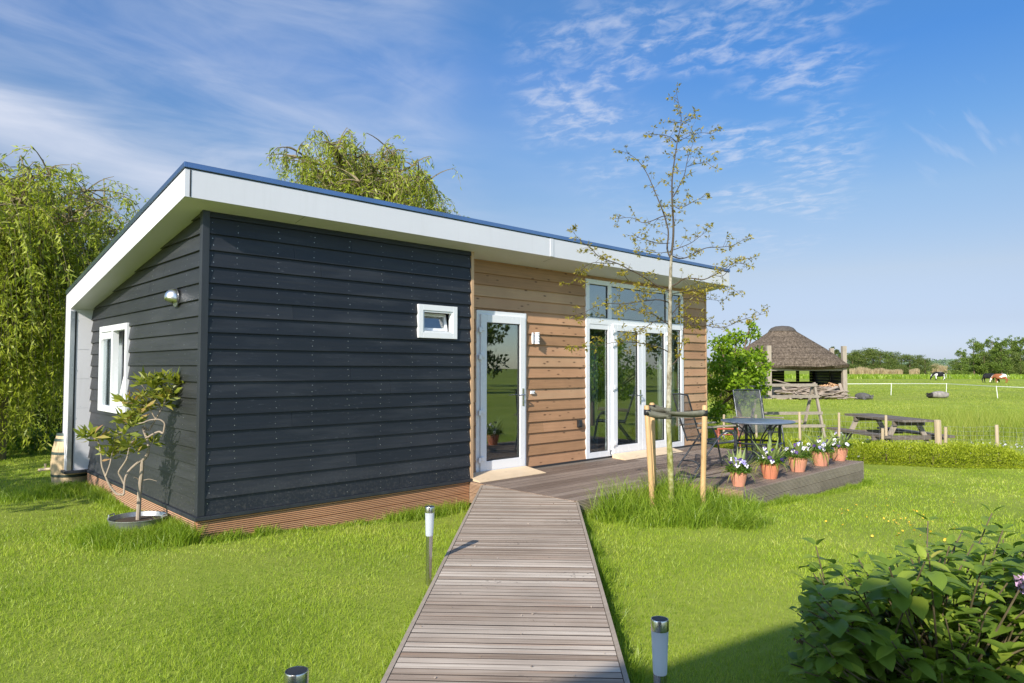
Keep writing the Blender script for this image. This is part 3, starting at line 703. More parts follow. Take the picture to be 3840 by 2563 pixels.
# glazed single door
w = MB(); ringx(w, 3.5853, 4.513, .2155, 2.3795, .055, YF, YW+.05, .02); dfr = w.build('door_frame', M['white_upvc'], cabin, bevel=.003)
def leafdoor(x0, x1, z0, z1, y0, hinge, handle, name='door'):
    fw = .105
    w = MB(); ringx(w, x0, x1, z0, z1, fw, y0-.028, y0+.03, .135); d = w.build(name, M['white_upvc'], cabin, bevel=.004)
    w = MB(); ringx(w, x0+fw, x1-fw, z0+.135, z1-fw, .012, y0-.014, y0+.012); w.build('glazing_bead', M['gasket'], d)
    w = MB(); pane(w, x0+fw+.012, x1-fw-.012, z0+.147, z1-fw-.012, y0); w.build('glass', M['glass'], d)
    for z in hinge[1]:
        w = MB(); x = x0 if hinge[0] == 'l' else x1; sgn = -1 if hinge[0] == 'l' else 1
        w.box((min(x, x+sgn*.045), y0-.048, z), (max(x, x+sgn*.045), y0-.026, z+.07)); w.box((min(x, x-sgn*.05), y0-.052, z+.022), (max(x, x-sgn*.05), y0-.029, z+.075))
        w.build('hinge', M['white_upvc'], d, bevel=.004)
    if handle:
        xh, zh, sgn = handle; y = y0-.028
        w = MB(); w.box((xh-.016, y-.009, zh-.15), (xh+.016, y-.0005, zh+.09))
        w.tube([(xh, y-.008, zh), (xh, y-.05, zh), (xh+sgn*.02, y-.058, zh), (xh+sgn*.14, y-.058, zh-.002)], [.011, .010, .010, .009], 8)
        w.lathe([(0, 0), (.012, 0), (.012, .012), (0, .012)], 10, (xh, y-.011, zh-.09))
        w.build('handle', M['steel'], d, smooth=True)
    return d
leafdoor(3.640, 4.470, .235, 2.325, YF, ('l', (.36, .98, 1.72, 2.08)), (4.418, 1.235, -1))
# french door unit: side lights, three top lights, two leaves
w = MB(); X0, X1 = 5.8151, 8.5343; y0, y1 = YF, YW+.05
for a, c in ((X0, X0+.085), (X1-.085, X1)): w.box((a, y0, .213), (c, y1, 3.0026))
w.box((X0+.085, y0, 2.93), (X1-.085, y1, 3.0026)); w.box((X0+.085, y0, 2.30), (X1-.085, y1, 2.405)); w.box((X0+.085, y0, .213), (6.40, y1, .30)); w.box((8.05, y0, .213), (X1-.085, y1, .30)); w.box((6.40, y0+.004, .213), (8.05, y1, .226))
for a, c in ((6.36, 6.45), (8.00, 8.09)):
    w.box((a, y0+.002, 2.405), (c, y1, 2.93)); w.box((a, y0+.002, .30), (c, y1, 2.30))
fun = w.build('glazed_front', M['white_upvc'], cabin, bevel=.003)
w = MB()
for a, c in ((X0+.085, 6.36), (6.45, 8.00), (8.09, X1-.085)): ringx(w, a, c, 2.405, 2.93, .012, y0+.018, y0+.04)
for a, c in ((X0+.085, 6.36), (8.09, X1-.085)): ringx(w, a, c, .30, 2.30, .012, y0+.018, y0+.04)
w.build('glazing_bead', M['gasket'], fun)
for a, c in ((X0+.097, 6.348), (6.462, 7.988), (8.102, X1-.097)):
    w = MB(); pane(w, a, c, 2.417, 2.918, y0+.026); w.build('top_light', M['glass'], fun)
for a, c in ((X0+.097, 6.348), (8.102, X1-.097)):
    w = MB(); pane(w, a, c, .312, 2.288, y0+.026); w.build('side_light', M['glass'], fun)
w = MB(); w.box((X0+.088, y0+.005, 2.225), (6.355, y0+.03, 2.295)); w.build('vent_grille', M['white_upvc'], fun)
leafdoor(6.455, 7.222, .232, 2.318, YF, ('l', (.36, 1.25, 1.95, 2.16)), (7.165, 1.16, -1), 'french_door')
leafdoor(7.226, 7.995, .232, 2.318, YF, ('r', (.36, 1.25, 2.0, 2.16)), None, 'french_door')

# ---------------------------- small things fixed to the cabin
t = thing('wall_light', 'half dome steel lamp on the dark side wall', 'wall light', (-.012, .69, 2.32))
w = MB(); vs = []
for i, th in enumerate(np.linspace(0, PI, 13)):                  # quarter dome against the wall, open at a slant below
    for j, ph in enumerate(np.linspace(.02, PI*.60, 9)):
        vs.append((-.014-.115*math.sin(ph)*math.sin(th), .69+.088*math.sin(ph)*math.cos(th), 2.315+.095*math.cos(ph)-.05*max(0, ph-PI/2)*(1-math.sin(th))*2))
fs = [(i*9+j, i*9+j+1, (i+1)*9+j+1, (i+1)*9+j) for i in range(12) for j in range(8)]
w._add(vs, fs); o = w.build('hood', M['chrome'], t, smooth=True); o.modifiers.new('thick', 'SOLIDIFY').thickness = .004
w = MB(); ww = [(-.013, .69+.088*math.cos(a), 2.315+.095*math.sin(a)) for a in np.linspace(0, 2*PI, 24, endpoint=False)]; w.prism(ww, (-.012, 0, 0)); w.build('back_plate', M['steel'], t)
w = MB(); w.lathe([(.0, 0), (.028, 0), (.028, .05), (0, .055)], 12, (-.07, .69, 2.285)); w.build('bulb', M['frosted'], t, smooth=True)
t = thing('wall_light', 'white louvred bulkhead lamp beside the glazed door', 'wall light', (4.692, YW-.012, 2.03))
w = MB(); w.box((4.632, YW-.030, 1.955), (4.652, YW-.004, 2.115)); w.box((4.640, YW-.012, 1.955), (4.745, YW-.002, 2.115)); w.build('base', M['white_upvc'], t)
w = MB(); w.prism([(4.655+.09*k/8, YW-.012-.085*math.sin(PI*(k/8*.85+.15)), 1.965) for k in range(9)], (0, 0, .14)); w.build('diffuser', M['frosted'], t)
w = MB()
for z in (1.955, 1.995, 2.035, 2.075, 2.105): w.prism([(4.650+.1*k/8, YW-.012-.095*math.sin(PI*(k/8*.85+.15)), z) for k in range(9)], (0, 0, .012))
w.build('louvre', M['white_upvc'], t)
t = thing('doorbell', 'small white doorbell button on the brown boards', 'doorbell', (4.639, YW-.012, 1.263))
w = MB(); w.box((4.60, YW-.032, 1.24), (4.68, YW-.008, 1.285)); w.build('case', M['white_upvc'], t, bevel=.004)
w = MB(); w.box((4.655, YW-.036, 1.253), (4.672, YW-.0325, 1.272)); w.build('button', M['alu'], t)
t = thing('power_socket', 'black outdoor power socket low on the brown boards', 'socket', (5.648, YW-.012, .76))
w = MB(); w.box((5.608, YW-.05, .71), (5.688, YW-.008, .82)); w.build('case', M['black_rubber'], t, bevel=.005)
w = MB(); w.box((5.613, YW-.058, .73), (5.683, YW-.0505, .815)); w.build('flap', M['gasket'], t, bevel=.004)

# ------------------------------------------------------------------ deck, ramps, boardwalk
ZD = .178; DX0, DX1, DX2, DY0, DY1 = 3.2943, 5.2047, 8.9745, -1.7802, -2.7031
deck = thing('timber_deck', 'raised timber deck of ribbed boards along the brown cabin front', 'deck', (6.2, -1.2, 0))
def deckboard(mb, x0, x1, ya, yb, zt=ZD, grooves=6, depth=.006):
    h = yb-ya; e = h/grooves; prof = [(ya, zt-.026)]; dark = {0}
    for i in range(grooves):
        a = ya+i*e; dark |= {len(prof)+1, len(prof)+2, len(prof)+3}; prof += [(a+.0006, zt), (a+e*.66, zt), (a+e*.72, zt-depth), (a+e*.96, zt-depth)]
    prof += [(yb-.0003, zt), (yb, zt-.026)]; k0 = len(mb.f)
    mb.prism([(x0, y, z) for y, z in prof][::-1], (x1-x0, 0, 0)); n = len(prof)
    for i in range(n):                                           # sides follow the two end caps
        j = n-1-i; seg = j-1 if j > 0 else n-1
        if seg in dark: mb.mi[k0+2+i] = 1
w = MB(); rnd = random.Random(8); y = DY1+.024; n = 0
while y < YW-.03:
    yb = min(y+.140, YW-.026); x0 = DX0+.001 if y > DY0-.01 else DX1+.024
    if y < DY0 < yb: yb = DY0+.0
    xs = [x0]+([x0+(DX2-x0)*rnd.uniform(.25, .75)] if n % 2 else [])+[DX2-.024]
    if y >= DY0 and y < DY0+.02: y = DY0+.024; yb = y+.140
    for a, c in zip(xs[:-1], xs[1:]): deckboard(w, a, c-.003, y, yb)
    y = yb+.005; n += 1
w.build('deck_boards', [M['deck'], M['grime_shade']], deck)
w = MB()
for k in range(3):
    z1 = ZD-.002-k*.1335; xs = [DX1, DX1+1.55+k*.6, DX2]
    for a, c in zip(xs[:-1], xs[1:]): ribbed(w, (a, DY1+.001), (c-.002, DY1+.001), z1-.129, z1, (0, -1), 8)
for k in range(2):
    z1 = ZD-.002-k*.1335; ribbed(w, (DX0+.03, DY0+.001), (DX1-.025, DY0+.001), z1-.129, z1, (0, -1), 8)
w.build('front_side_boards', [M['deckside'], M['grime_shade']], deck)
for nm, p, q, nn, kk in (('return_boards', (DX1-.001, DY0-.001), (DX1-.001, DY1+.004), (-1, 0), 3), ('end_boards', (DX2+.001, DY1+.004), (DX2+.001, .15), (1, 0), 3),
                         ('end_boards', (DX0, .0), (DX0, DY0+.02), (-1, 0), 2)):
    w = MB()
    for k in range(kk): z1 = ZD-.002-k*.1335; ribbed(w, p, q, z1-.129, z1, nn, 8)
    w.build(nm, [M['deckside_y'], M['grime_shade']], deck)
w = MB(); w.box((DX0+.04, DY0+.04, -.3), (DX2-.04, YW, .14)); w.box((DX1+.04, DY1+.04, -.35), (DX2-.04, DY0+.04, .14)); w.build('deck_joists', M['gasket'], deck)

def ramp_wedge(name, label, x0, x1, yb, yf, ext0, ext1):
    w = MB()
    w._add([(x0, yb, ZD+.003), (x1, yb, ZD+.003), (x1+ext1, yf, ZD+.003), (x0+ext0, yf, ZD+.003),
            (x0, yb, ZD+.068), (x1, yb, ZD+.068), (x1+ext1, yf, ZD+.010), (x0+ext0, yf, ZD+.010)],
           [(0, 3, 2, 1), (4, 5, 6, 7), (0, 1, 5, 4), (1, 2, 6, 5), (2, 3, 7, 6), (3, 0, 4, 7)])
    o = w.build(name, M['new_pine']); tag(o, label, 'ramp')
ramp_wedge('threshold_ramp', 'pale pine threshold wedge below the single glazed door', 3.355, 4.46, .165, -.20, -.05, .03)
ramp_wedge('threshold_ramp', 'pale pine threshold wedge below the double doors', 6.40, 7.98, .165, -.14, -.06, -.02)

PD = np.array([math.cos(math.radians(44.1)), math.sin(math.radians(44.1))]); PN = np.array([-PD[1], PD[0]])
PL0 = np.array([3.245, -.286]); PWID = 1.135; ZP = .172
def build_path():
    w = MB(); rnd = random.Random(3); pitch = .0632
    def cut(poly):                                               # clip at the deck edge x < DX0-.004
        out = []
        for i in range(len(poly)):
            p, q = poly[i], poly[(i+1) % len(poly)]; a = p[0]-(DX0-.004); c = q[0]-(DX0-.004)
            if a <= 0: out.append(p)
            if a*c < 0: t = a/(a-c); out.append(p+(q-p)*t)
        return out
    s = 1.15
    while s > -9.2:
        a = PL0+PD*s; zt = ZP+rnd.uniform(-.0012, .0012); wd = pitch-rnd.uniform(.0065, .0105)
        for (g0, g1) in ((0, wd),):
            poly = [a+PD*g0-PN*.028, a+PD*g0-PN*(PWID-.028), a+PD*g1-PN*(PWID-.028), a+PD*g1-PN*.028]
            poly = cut(poly)
            if len(poly) < 3: continue
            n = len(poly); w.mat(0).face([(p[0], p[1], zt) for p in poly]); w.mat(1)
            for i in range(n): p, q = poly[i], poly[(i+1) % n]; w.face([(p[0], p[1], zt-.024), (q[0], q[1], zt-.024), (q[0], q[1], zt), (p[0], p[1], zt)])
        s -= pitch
    o = w.build('boardwalk', [M['path'], M['grime_shade']]); tag(o, kind='structure')
    w = MB()
    for off, ext in ((.0, -.004), (PWID-.024, 1.09)):
        p = PL0+PD*ext-PN*off; q = PL0-PD*9.2-PN*off
        pts = [p, q, q-PN*.024, p-PN*.024]; w.prism([(a[0], a[1], -.25) for a in cut(pts)], (0, 0, .25+ZP+.002))
    w.build('edge_boards', M['deckside'], o, world=False)
    w = MB(); p = PL0-PN*.04+PD*(-.05); q = PL0-PD*9.2-PN*.04
    pts = cut([p, q, q-PN*(PWID-.08), PL0+PD*1.0-PN*(PWID-.04)]); w.prism([(a[0], a[1], -.25) for a in pts], (0, 0, .25+ZP-.04))
    w.build('bearers', M['gasket'], o, world=False)
build_path()
def on_path(X, Y, m=0.0):
    rx, ry = X-PL0[0], Y-PL0[1]; s = rx*PD[0]+ry*PD[1]; t = -(rx*PN[0]+ry*PN[1])
    return (t > -m) & (t < PWID+m) & (s < 1.15+m) & (X < DX0+m)
def on_built(X, Y, m=0.0):
    h = (X > .03-m) & (X < XE+m) & (Y > .02-m) & (Y < YB+m)
    d = (X > DX0-m) & (X < DX2+m) & (Y > DY0-m) & (Y < .5)
    e = (X > DX1-m) & (X < DX2+m) & (Y > DY1-m) & (Y < .5)
    return h | d | e | on_path(X, Y, m)

# ------------------------------------------------------------------ garden lamps
def garden_lamp(loc, label, lean=0.0, h=.585):
    t = thing('garden_lamp', label, 'garden lamp', loc, 0, 'garden lamps along the boardwalk')
    t.rotation_euler = (lean, 0, 0)
    w = MB(); w.lathe([(.0, -.12), (.004, -.10), (.021, .0), (.026, h-.215)], 28); w.build('pole', M['steel'], t, True, False)
    w = MB(); w.lathe([(.0262, h-.215), (.0275, h-.210), (.034, h-.047), (.0345, h-.044)], 28); w.build('diffuser', M['frosted'], t, True, False)
    w = MB(); w.lathe([(.0352, h-.044), (.0356, h-.004), (.034, h), (.0315, h)], 28); c = w.build('cap', M['steel'], t, True, False)
    w = MB(); w.lathe([(.0316, h-.0015), (0, h-.0012)], 28); w.build('solar_cell', M['gasket'], c, False, False)
garden_lamp((.745, -2.575, 0), 'steel garden lamp half way up the left side of the boardwalk', .02)
p = at(2474, 2320, 2.75); garden_lamp((p[0], p[1], .02), 'steel garden lamp on the right side of the boardwalk', 0, .585)
p = at(1112, 2520, 2.09); garden_lamp((p[0], p[1], .10), 'garden lamp whose black cap just shows at the bottom edge of the lawn', 0, .585)

# ------------------------------------------------------------------ staked young oak
def img(pts, ox, oy, k): return [(ox+x*k, oy+y*k) for x, y in pts]
TD = 7.68
def spline(pts, n):
    pts = np.array(pts, float); t = np.r_[0, np.cumsum(np.linalg.norm(np.diff(pts, axis=0), axis=1))]; tt = np.linspace(0, t[-1], n)
    out = np.stack([np.interp(tt, t, pts[:, i]) for i in range(3)], 1)
    for _ in range(2): out[1:-1] = (out[:-2]+2*out[1:-1]+out[2:])/4
    return out
def young_oak():
    base = at(2519, 1930, TD); base[2] = -.06
    t = thing('young_oak', 'slim young oak with sparse bronze leaves strapped to three stakes', 'tree', base)
    C1 = (2000, 300, .6378); C2 = (2000, 900, .638)
    trunk_px = [(2519, 1945), (2518, 1850), (2512, 1700), (2506, 1580), (2509, 1480), (2512, 1330), (2512, 1200), (2514, 1080), (2515, 1000), (2518, 960)]
    tr = [at(u, v, TD) for u, v in trunk_px]; rad = [.038, .034, .032, .029, .030, .028, .025, .022, .019, .015]
    pts = spline(tr, 40); rr = np.interp(np.linspace(0, 1, 40), np.linspace(0, 1, len(rad)), rad)
    rr = rr*(1+.05*np.sin(np.linspace(0, 37, 40)))
    w = MB(); w.tube(pts, list(rr), 12); w.build('trunk', M['oak_bark'], t, True)
    B = [   # main limbs as surveyed, with their drift towards (-) or away from (+) the viewer
        (img([(805, 1045), (780, 1000), (800, 900), (765, 780), (720, 670), (670, 550), (630, 490), (580, 440), (520, 420)], *C1), .12, .010),
        (img([(810, 1040), (822, 950), (825, 850), (815, 700), (815, 580), (830, 470), (848, 350), (872, 260), (870, 200), (852, 130), (840, 70)], *C1), .0, .0135),
        (img([(822, 690), (850, 640), (890, 560), (900, 500), (910, 450), (930, 400), (945, 350)], *C1), -.15, .006),
        (img([(905, 510), (950, 495), (1000, 490), (1060, 460)], *C1), -.2, .004),
        (img([(850, 360), (900, 340), (940, 315), (1000, 310), (1050, 320), (1085, 295)], *C1), .2, .004),
        (img([(840, 365), (810, 335), (760, 325), (680, 318)], *C1), -.2, .004),
        (img([(872, 260), (900, 240), (960, 215)], *C1), .1, .003),
        (img([(865, 250), (835, 255), (790, 240)], *C1), -.1, .003),
        (img([(825, 740), (850, 760), (900, 740), (950, 710), (1000, 690), (1035, 665)], *C1), -.3, .005),
        (img([(795, 800), (760, 800), (700, 830), (640, 845), (590, 810), (530, 810), (485, 815)], *C1), .3, .006),
        (img([(800, 960), (740, 965), (690, 950), (630, 935), (580, 900)], *C1), -.35, .005),
        (img([(815, 1035), (860, 1055), (910, 1045), (960, 1010), (1020, 985), (1100, 985), (1180, 975), (1230, 940), (1275, 930)], *C1), .3, .008),
        (img([(825, 1000), (880, 980), (930, 960), (980, 920), (1020, 890)], *C1), -.35, .005),
        (img([(803, 1010), (740, 1020), (680, 1010), (620, 990), (605, 1000)], *C1), .4, .004),
        (img([(800, 1240), (730, 1215), (680, 1180), (620, 1140), (560, 1115), (500, 1080), (430, 1060), (380, 1040), (340, 990), (280, 950), (220, 880)], *C1), -.35, .010),
        (img([(500, 1080), (420, 1080), (350, 1070), (300, 1100), (250, 1150), (235, 1180)], *C1), -.5, .004),
        (img([(808, 1215), (850, 1200), (880, 1165), (930, 1165), (1000, 1180), (1060, 1150), (1120, 1120), (1180, 1070), (1280, 1095)], *C1), -.3, .009),
        (img([(1060, 1150), (1120, 1160), (1170, 1080), (1230, 1050), (1285, 1050)], *C1), -.3, .004),
        (img([(805, 1260), (870, 1250), (960, 1230), (1060, 1210), (1160, 1220), (1220, 1265)], *C1), .5, .006),
        (img([(800, 1310), (740, 1290), (660, 1300), (590, 1310), (500, 1320), (430, 1310), (350, 1340), (290, 1375), (200, 1390)], *C1), -.45, .007),
        (img([(800, 1250), (720, 1235), (640, 1240), (560, 1190), (530, 1140)], *C1), -.5, .005),
        (img([(800, 1390), (850, 1340), (870, 1290), (880, 1240)], *C1), .3, .008),
        (img([(798, 1440), (750, 1410), (700, 1370), (600, 1360), (520, 1330), (450, 1340)], *C1), -.55, .006),
        (img([(805, 1400), (870, 1390), (940, 1410), (1010, 1445), (1080, 1460), (1150, 1450), (1210, 1415), (1280, 1395), (1380, 1370)], *C1), .35, .006),
        (img([(870, 1290), (940, 1280), (1020, 1290), (1110, 1300)], *C1), .6, .004),
        (img([(815, 735), (850, 705), (870, 640), (880, 560), (885, 480), (890, 400)], *C2), .25, .008),
        (img([(795, 660), (740, 630), (650, 610), (560, 600), (480, 600), (400, 620), (330, 625), (210, 630)], *C2), -.45, .006),
        (img([(790, 480), (730, 470), (680, 500), (590, 560), (540, 580)], *C2), -.5, .005),
        (img([(880, 520), (920, 500), (960, 480), (1010, 470)], *C2), .3, .004),
    ]
    w = MB(); tips = []; rnd = random.Random(21)
    # trunk-side limbs start on the bark; copy the end of an earlier limb for forks
    for pl, drift, r0 in B:
        n = len(pl); P3 = [at(u, v, TD+drift*(i/(n-1))**.8) for i, (u, v) in enumerate(pl)]
        p = spline(P3, max(8, n*3)); m = len(p)
        w.tube(p, list(np.linspace(r0, .0016, m)), 6)
        length = np.linalg.norm(np.diff(p, axis=0), axis=1).sum(); k = max(4, int(length/.050))
        for j in range(k):
            f = (j+rnd.random()*.8)/k
            if f < .14 and length > .5: continue
            i = min(int(f*(m-1)), m-2); q = p[i]+(p[i+1]-p[i])*((f*(m-1)) % 1); d = Vector(p[i+1]-p[i]).normalized()
            tw = (d*rnd.uniform(.25, .9)+Vector((rnd.gauss(0, .6), rnd.gauss(0, .6), rnd.gauss(.12, .5)))).normalized()
            L = rnd.uniform(.05, .24)*(1-.45*f)
            e1 = Vector(q)+tw*L*.5+Vector((0, 0, rnd.gauss(0, .01))); e2 = e1+(tw+Vector((rnd.gauss(0, .3), rnd.gauss(0, .3), rnd.gauss(.05, .3)))).normalized()*L*.5
            w.tube([q, e1, e2], [.0024, .0018, .0011], 4, False)
            tips += [(np.array(e2), np.array(tw), 6), (np.array(e1), np.array(tw), 3)]
        tips.append((p[-1], np.array(d), 6))
    w.build('branches', M['bark_thin'], t, False)
    P = []; D = []
    for q, d, n in tips:
        if rnd.random() < .12: continue
        for _ in range(n):
            if rnd.random() < .22: continue
            a = np.array([rnd.gauss(0, 1), rnd.gauss(0, 1), rnd.gauss(-.35, .7)]); a /= np.linalg.norm(a)
            P.append(q+a*.006); D.append(d*.45+a)
    P = np.array(P); D = unit(np.array(D)); L = RNG.uniform(.034, .062, len(P))
    # lobed leaves: a centre blade and two side lobes
    V1, F1 = leaf_arrays(P, D, L, L*.30, None, .2, .25)
    S = unit(np.cross(D, rdir(len(P)))); V2, _ = leaf_arrays(P+D*L[:, None]*.3, unit(D+S*.9), L*.5, L*.16); V3, _ = leaf_arrays(P+D*L[:, None]*.3, unit(D-S*.9), L*.5, L*.16)
    n = len(P)*4; F = np.concatenate([F1, F1+n, F1+2*n]); np_obj('crown', np.concatenate([V1, V2, V3]), F, M['oak_leaf'], t)
M['bark_thin'] = simple('dark_twig_bark', (.075, .055, .035), .8, var=.3, scale=25)
young_oak()
STK = []
for bu, bv, tu, tv, d, lab in ((2449, 1935, 2425, 1521, 7.72, 'round pine stake nearest the boardwalk, left of the young oak'),
                               (2454, 1905, 2445, 1511, 8.05, 'round pine stake standing just behind the left stake of the young oak'),
                               (2634, 1945, 2643, 1520, 7.60, 'round pine stake right of the young oak, beside the deck corner')):
    b0 = at(bu, bv, d); t0 = at(tu, tv, d); b0 = b0+(b0-t0)*.12
    w = MB(); w.tube([b0, b0+(t0-b0)*.5, t0-np.array([0, 0, .012]), t0], [.031, .030, .030, .022], 14)
    o = w.build('tree_stake', M['stake'], None, True); tag(o, lab, 'stake', 'pine stakes round the young oak'); STK.append((b0, t0))
def strap(name, p0, z0, d1, z1, label, w_=.062):
    """webbing from a stake round the trunk and back, twisted"""
    w = MB(); p0 = np.array(p0); q0 = np.array(d1); dv = q0-p0; L = np.hypot(dv[0], dv[1]); n2 = np.array([-dv[1], dv[0], 0])/L
    for sg, ro, r1 in ((1, .034, .031), (-1, .034, .031)):
        pts = []
        for i in range(15):
            f = i/14; tw = math.pi*(.12+.76*f)*sg*.55
            c = p0+dv*f+n2*sg*((1-f)*ro+f*r1)*(1-.55*math.sin(PI*f)); c[2] = z0+(z1-z0)*f-.014*math.sin(PI*f)+(.008*sg)
            up = np.array([0, 0, math.cos(tw*.5)])+n2*math.sin(tw*.5)
            pts.append((c-up*w_/2, c+up*w_/2))
        k = len(w.v); w.v += [tuple(x) for pr in pts for x in pr]
        for i in range(14): w.f.append((k+2*i, k+2*i+2, k+2*i+3, k+2*i+1)); w.mi.append(0)
    def band(c, r, zc, mi):
        a = np.linspace(0, 2*PI, 17); k = len(w.v)
        for x in a: w.v += [(c[0]+r*math.cos(x), c[1]+r*math.sin(x), zc-w_/2), (c[0]+r*math.cos(x), c[1]+r*math.sin(x), zc+w_/2)]
        for i in range(16): w.f.append((k+2*i, k+2*i+2, k+2*i+3, k+2*i+1)); w.mi.append(mi)
    band(p0, .036, z0, 1); band(q0, .034, z1, 0)
    o = w.build(name, [M['strap'], M['black_rubber']], None, True); o.modifiers.new('thick', 'SOLIDIFY').thickness = .003
    tag(o, label, 'strap', 'webbing tree ties')
def on_stake(s, z): b0, t0 = s; f = (z-b0[2])/(t0[2]-b0[2]); return b0+(t0-b0)*f
tk = at(2507, 1560, TD)
strap('tree_tie', on_stake(STK[0], 1.115), 1.115, tk, 1.075, 'dark webbing tie between the left stake and the oak trunk')
strap('tree_tie', on_stake(STK[1], 1.15), 1.15, tk, 1.135, 'short webbing tie between the rear stake and the oak trunk')
strap('tree_tie', on_stake(STK[2], 1.115), 1.115, tk, 1.10, 'grey green webbing tie between the right stake and the oak trunk')

# ------------------------------------------------------------------ tub with rhododendron-like shrub
TU = np.array([-.31, .74, 0])
t = thing('zinc_tub', 'shallow galvanised tub sunk in long grass at the dark side wall', 'tub', TU)
w = MB(); w.lathe([(.22, -.02), (.255, .135), (.262, .14), (.262, .148), (.250, .146), (.235, .10)], 40, TU); w.build('tub_wall', M['zinc'], t, True)
for sgn in (-1, 1):
    c = TU+np.array([sgn*.72*.262, -sgn*.69*.262, .11]); tg = np.array([.69*sgn, .72*sgn, 0])
    w = MB(); w.tube([c-tg*.05, c-tg*.045+np.array([0, 0, .055]), c+tg*.045+np.array([0, 0, .055]), c+tg*.05], .007, 6); w.build('handle', M['zinc'], t)
w = MB(); w.lathe([(.237, .105), (.15, .118), (.0, .125)], 32, TU); w.build('soil', M['soil'], t, True)
def tub_shrub():
    C = (100, 1300, .574); D0 = 6.72
    t = thing('tub_shrub', 'bare stemmed evergreen shrub with reddish leaf rosettes growing from the tub', 'shrub', TU+np.array([0, 0, .11]))
    S = [ # crooked stems, each with its drift in depth
        ([(728, 1135), (735, 1000), (742, 900), (755, 800), (755, 740)], 0, 0, .017, .014),
        ([(755, 745), (790, 710), (800, 660), (785, 600), (770, 560), (755, 530), (770, 520), (785, 550), (800, 545), (840, 480), (880, 410), (900, 370)], 0, .10, .013, .005),
        ([(785, 598), (830, 570), (870, 552), (892, 575), (905, 500), (870, 475), (800, 480), (760, 500), (720, 505)], .02, -.08, .008, .004),
        ([(755, 738), (700, 780), (660, 820), (640, 870), (635, 965)], 0, -.18, .010, .007),
        ([(640, 905), (615, 850), (595, 825), (640, 760), (655, 735), (670, 660), (690, 620)], -.14, -.22, .008, .004),
        ([(635, 968), (590, 970), (545, 915), (520, 860), (490, 780), (485, 700), (470, 620), (430, 590)], -.18, -.25, .009, .004),
        ([(515, 850), (545, 770), (560, 690), (575, 620), (600, 560), (650, 560)], -.22, -.1, .006, .003),
        ([(880, 410), (850, 370), (800, 320), (760, 260), (730, 230)], .1, .02, .005, .003),
        ([(895, 375), (930, 310), (980, 260), (1030, 225)], .1, .16, .005, .003),
        ([(890, 385), (895, 300), (890, 220)], .1, .12, .005, .003),
        ([(840, 470), (800, 400), (740, 380), (680, 360), (630, 370)], .05, -.05, .005, .003),
        ([(800, 660), (815, 630), (830, 615)], 0, .1, .005, .003),
        ([(745, 880), (720, 860), (700, 855)], 0, -.05, .005, .003), ([(745, 880), (800, 865), (850, 880)], 0, .05, .004, .002)]
    w = MB(); ros = []
    for pl, d0, d1, r0, r1 in S:
        n = len(pl); P3 = [at(C[0]+x*C[2], C[1]+y*C[2], D0+d0+(d1-d0)*i/(n-1)) for i, (x, y) in enumerate(pl)]
        p = spline(P3, n*4); w.tube(p, list(np.linspace(r0*1.3, r1*1.3, len(p))), 8)
    w.build('stems', M['rhodo_bark'], t, True)
    R = [(430, 590, -.25, 70), (385, 580, -.25, 60), (480, 610, -.2, 60), (520, 690, -.2, 50), (570, 640, -.12, 65), (600, 700, -.1, 55), (640, 570, -.1, 70), (650, 640, -.18, 60), (690, 650, -.2, 60), (720, 690, -.15, 40),
         (740, 240, .02, 50), (800, 225, .05, 70), (830, 280, .07, 60), (890, 210, .12, 60), (930, 230, .13, 70), (990, 240, .15, 65), (1020, 235, .16, 50), (860, 330, .09, 70), (920, 310, .12, 75), (890, 380, .1, 70), (960, 300, .13, 60),
         (650, 350, -.05, 60), (700, 370, -.03, 60), (750, 400, 0, 65), (670, 480, .0, 75), (700, 520, -.05, 70), (790, 370, .05, 60), (720, 440, 0, 60), (820, 630, .1, 60), (760, 320, 0, 50), (640, 470, -.03, 55), (560, 720, -.1, 45), (845, 235, .1, 55), (900, 340, .05, 60)]
    P = []; D = []; L = []; rnd = random.Random(31)
    for x, y, dd, sz in R:
        c = at(C[0]+x*C[2], C[1]+y*C[2], D0+dd); k = 17
        for i in range(k):
            a = 2*PI*i/k*2.4+rnd.random(); e = rnd.uniform(-.35, .95)
            v = np.array([math.cos(a)*math.cos(e), math.sin(a)*math.cos(e), math.sin(e)+.15]); P.append(c+v*.008+np.array([0, 0, -.02*rnd.random()])); D.append(v); L.append(sz/60*.14*rnd.uniform(.75, 1.15))
    P = np.array(P); D = np.array(D); L = np.array(L)
    leaves('leaves', P, D, L, L*.235, M['rhodo'], t, None, .22, .12, mid=.6)
tub_shrub()

# ------------------------------------------------------------------ barrel with wooden tap
bc = at(268, 1800, 9.62); bc[2] = -.11
t = thing('oak_barrel', 'pale oak barrel with green hoops and a wooden tap behind the white corner', 'barrel', bc)
prof = [(.0, 0), (.20, 0), (.232, .12), (.25, .32), (.252, .40), (.235, .60), (.185, .80), (.178, .80), (.17, .77), (0, .77)]
w = MB()
for k in range(20):                                              # staves
    a0 = 2*PI*k/20+.006; a1 = 2*PI*(k+1)/20-.006
    vs = [(bc[0]+r*math.cos(a), bc[1]+r*math.sin(a), bc[2]+z) for r, z in prof[1:8] for a in (a0, (a0+a1)/2, a1)]
    w._add(vs, [(3*i+j, 3*i+j+1, 3*i+j+4, 3*i+j+3) for i in range(6) for j in (0, 1)])
w.build('staves', M['barrel'], t)
w = MB(); w.lathe([(.244, .02), (.0, .02)], 24, bc); w.lathe([(.18, .765), (0, .765)], 24, bc); w.lathe([(r-.004, z) for r, z in prof[1:8]], 24, bc); w.build('barrel_head', M['barrel'], t)
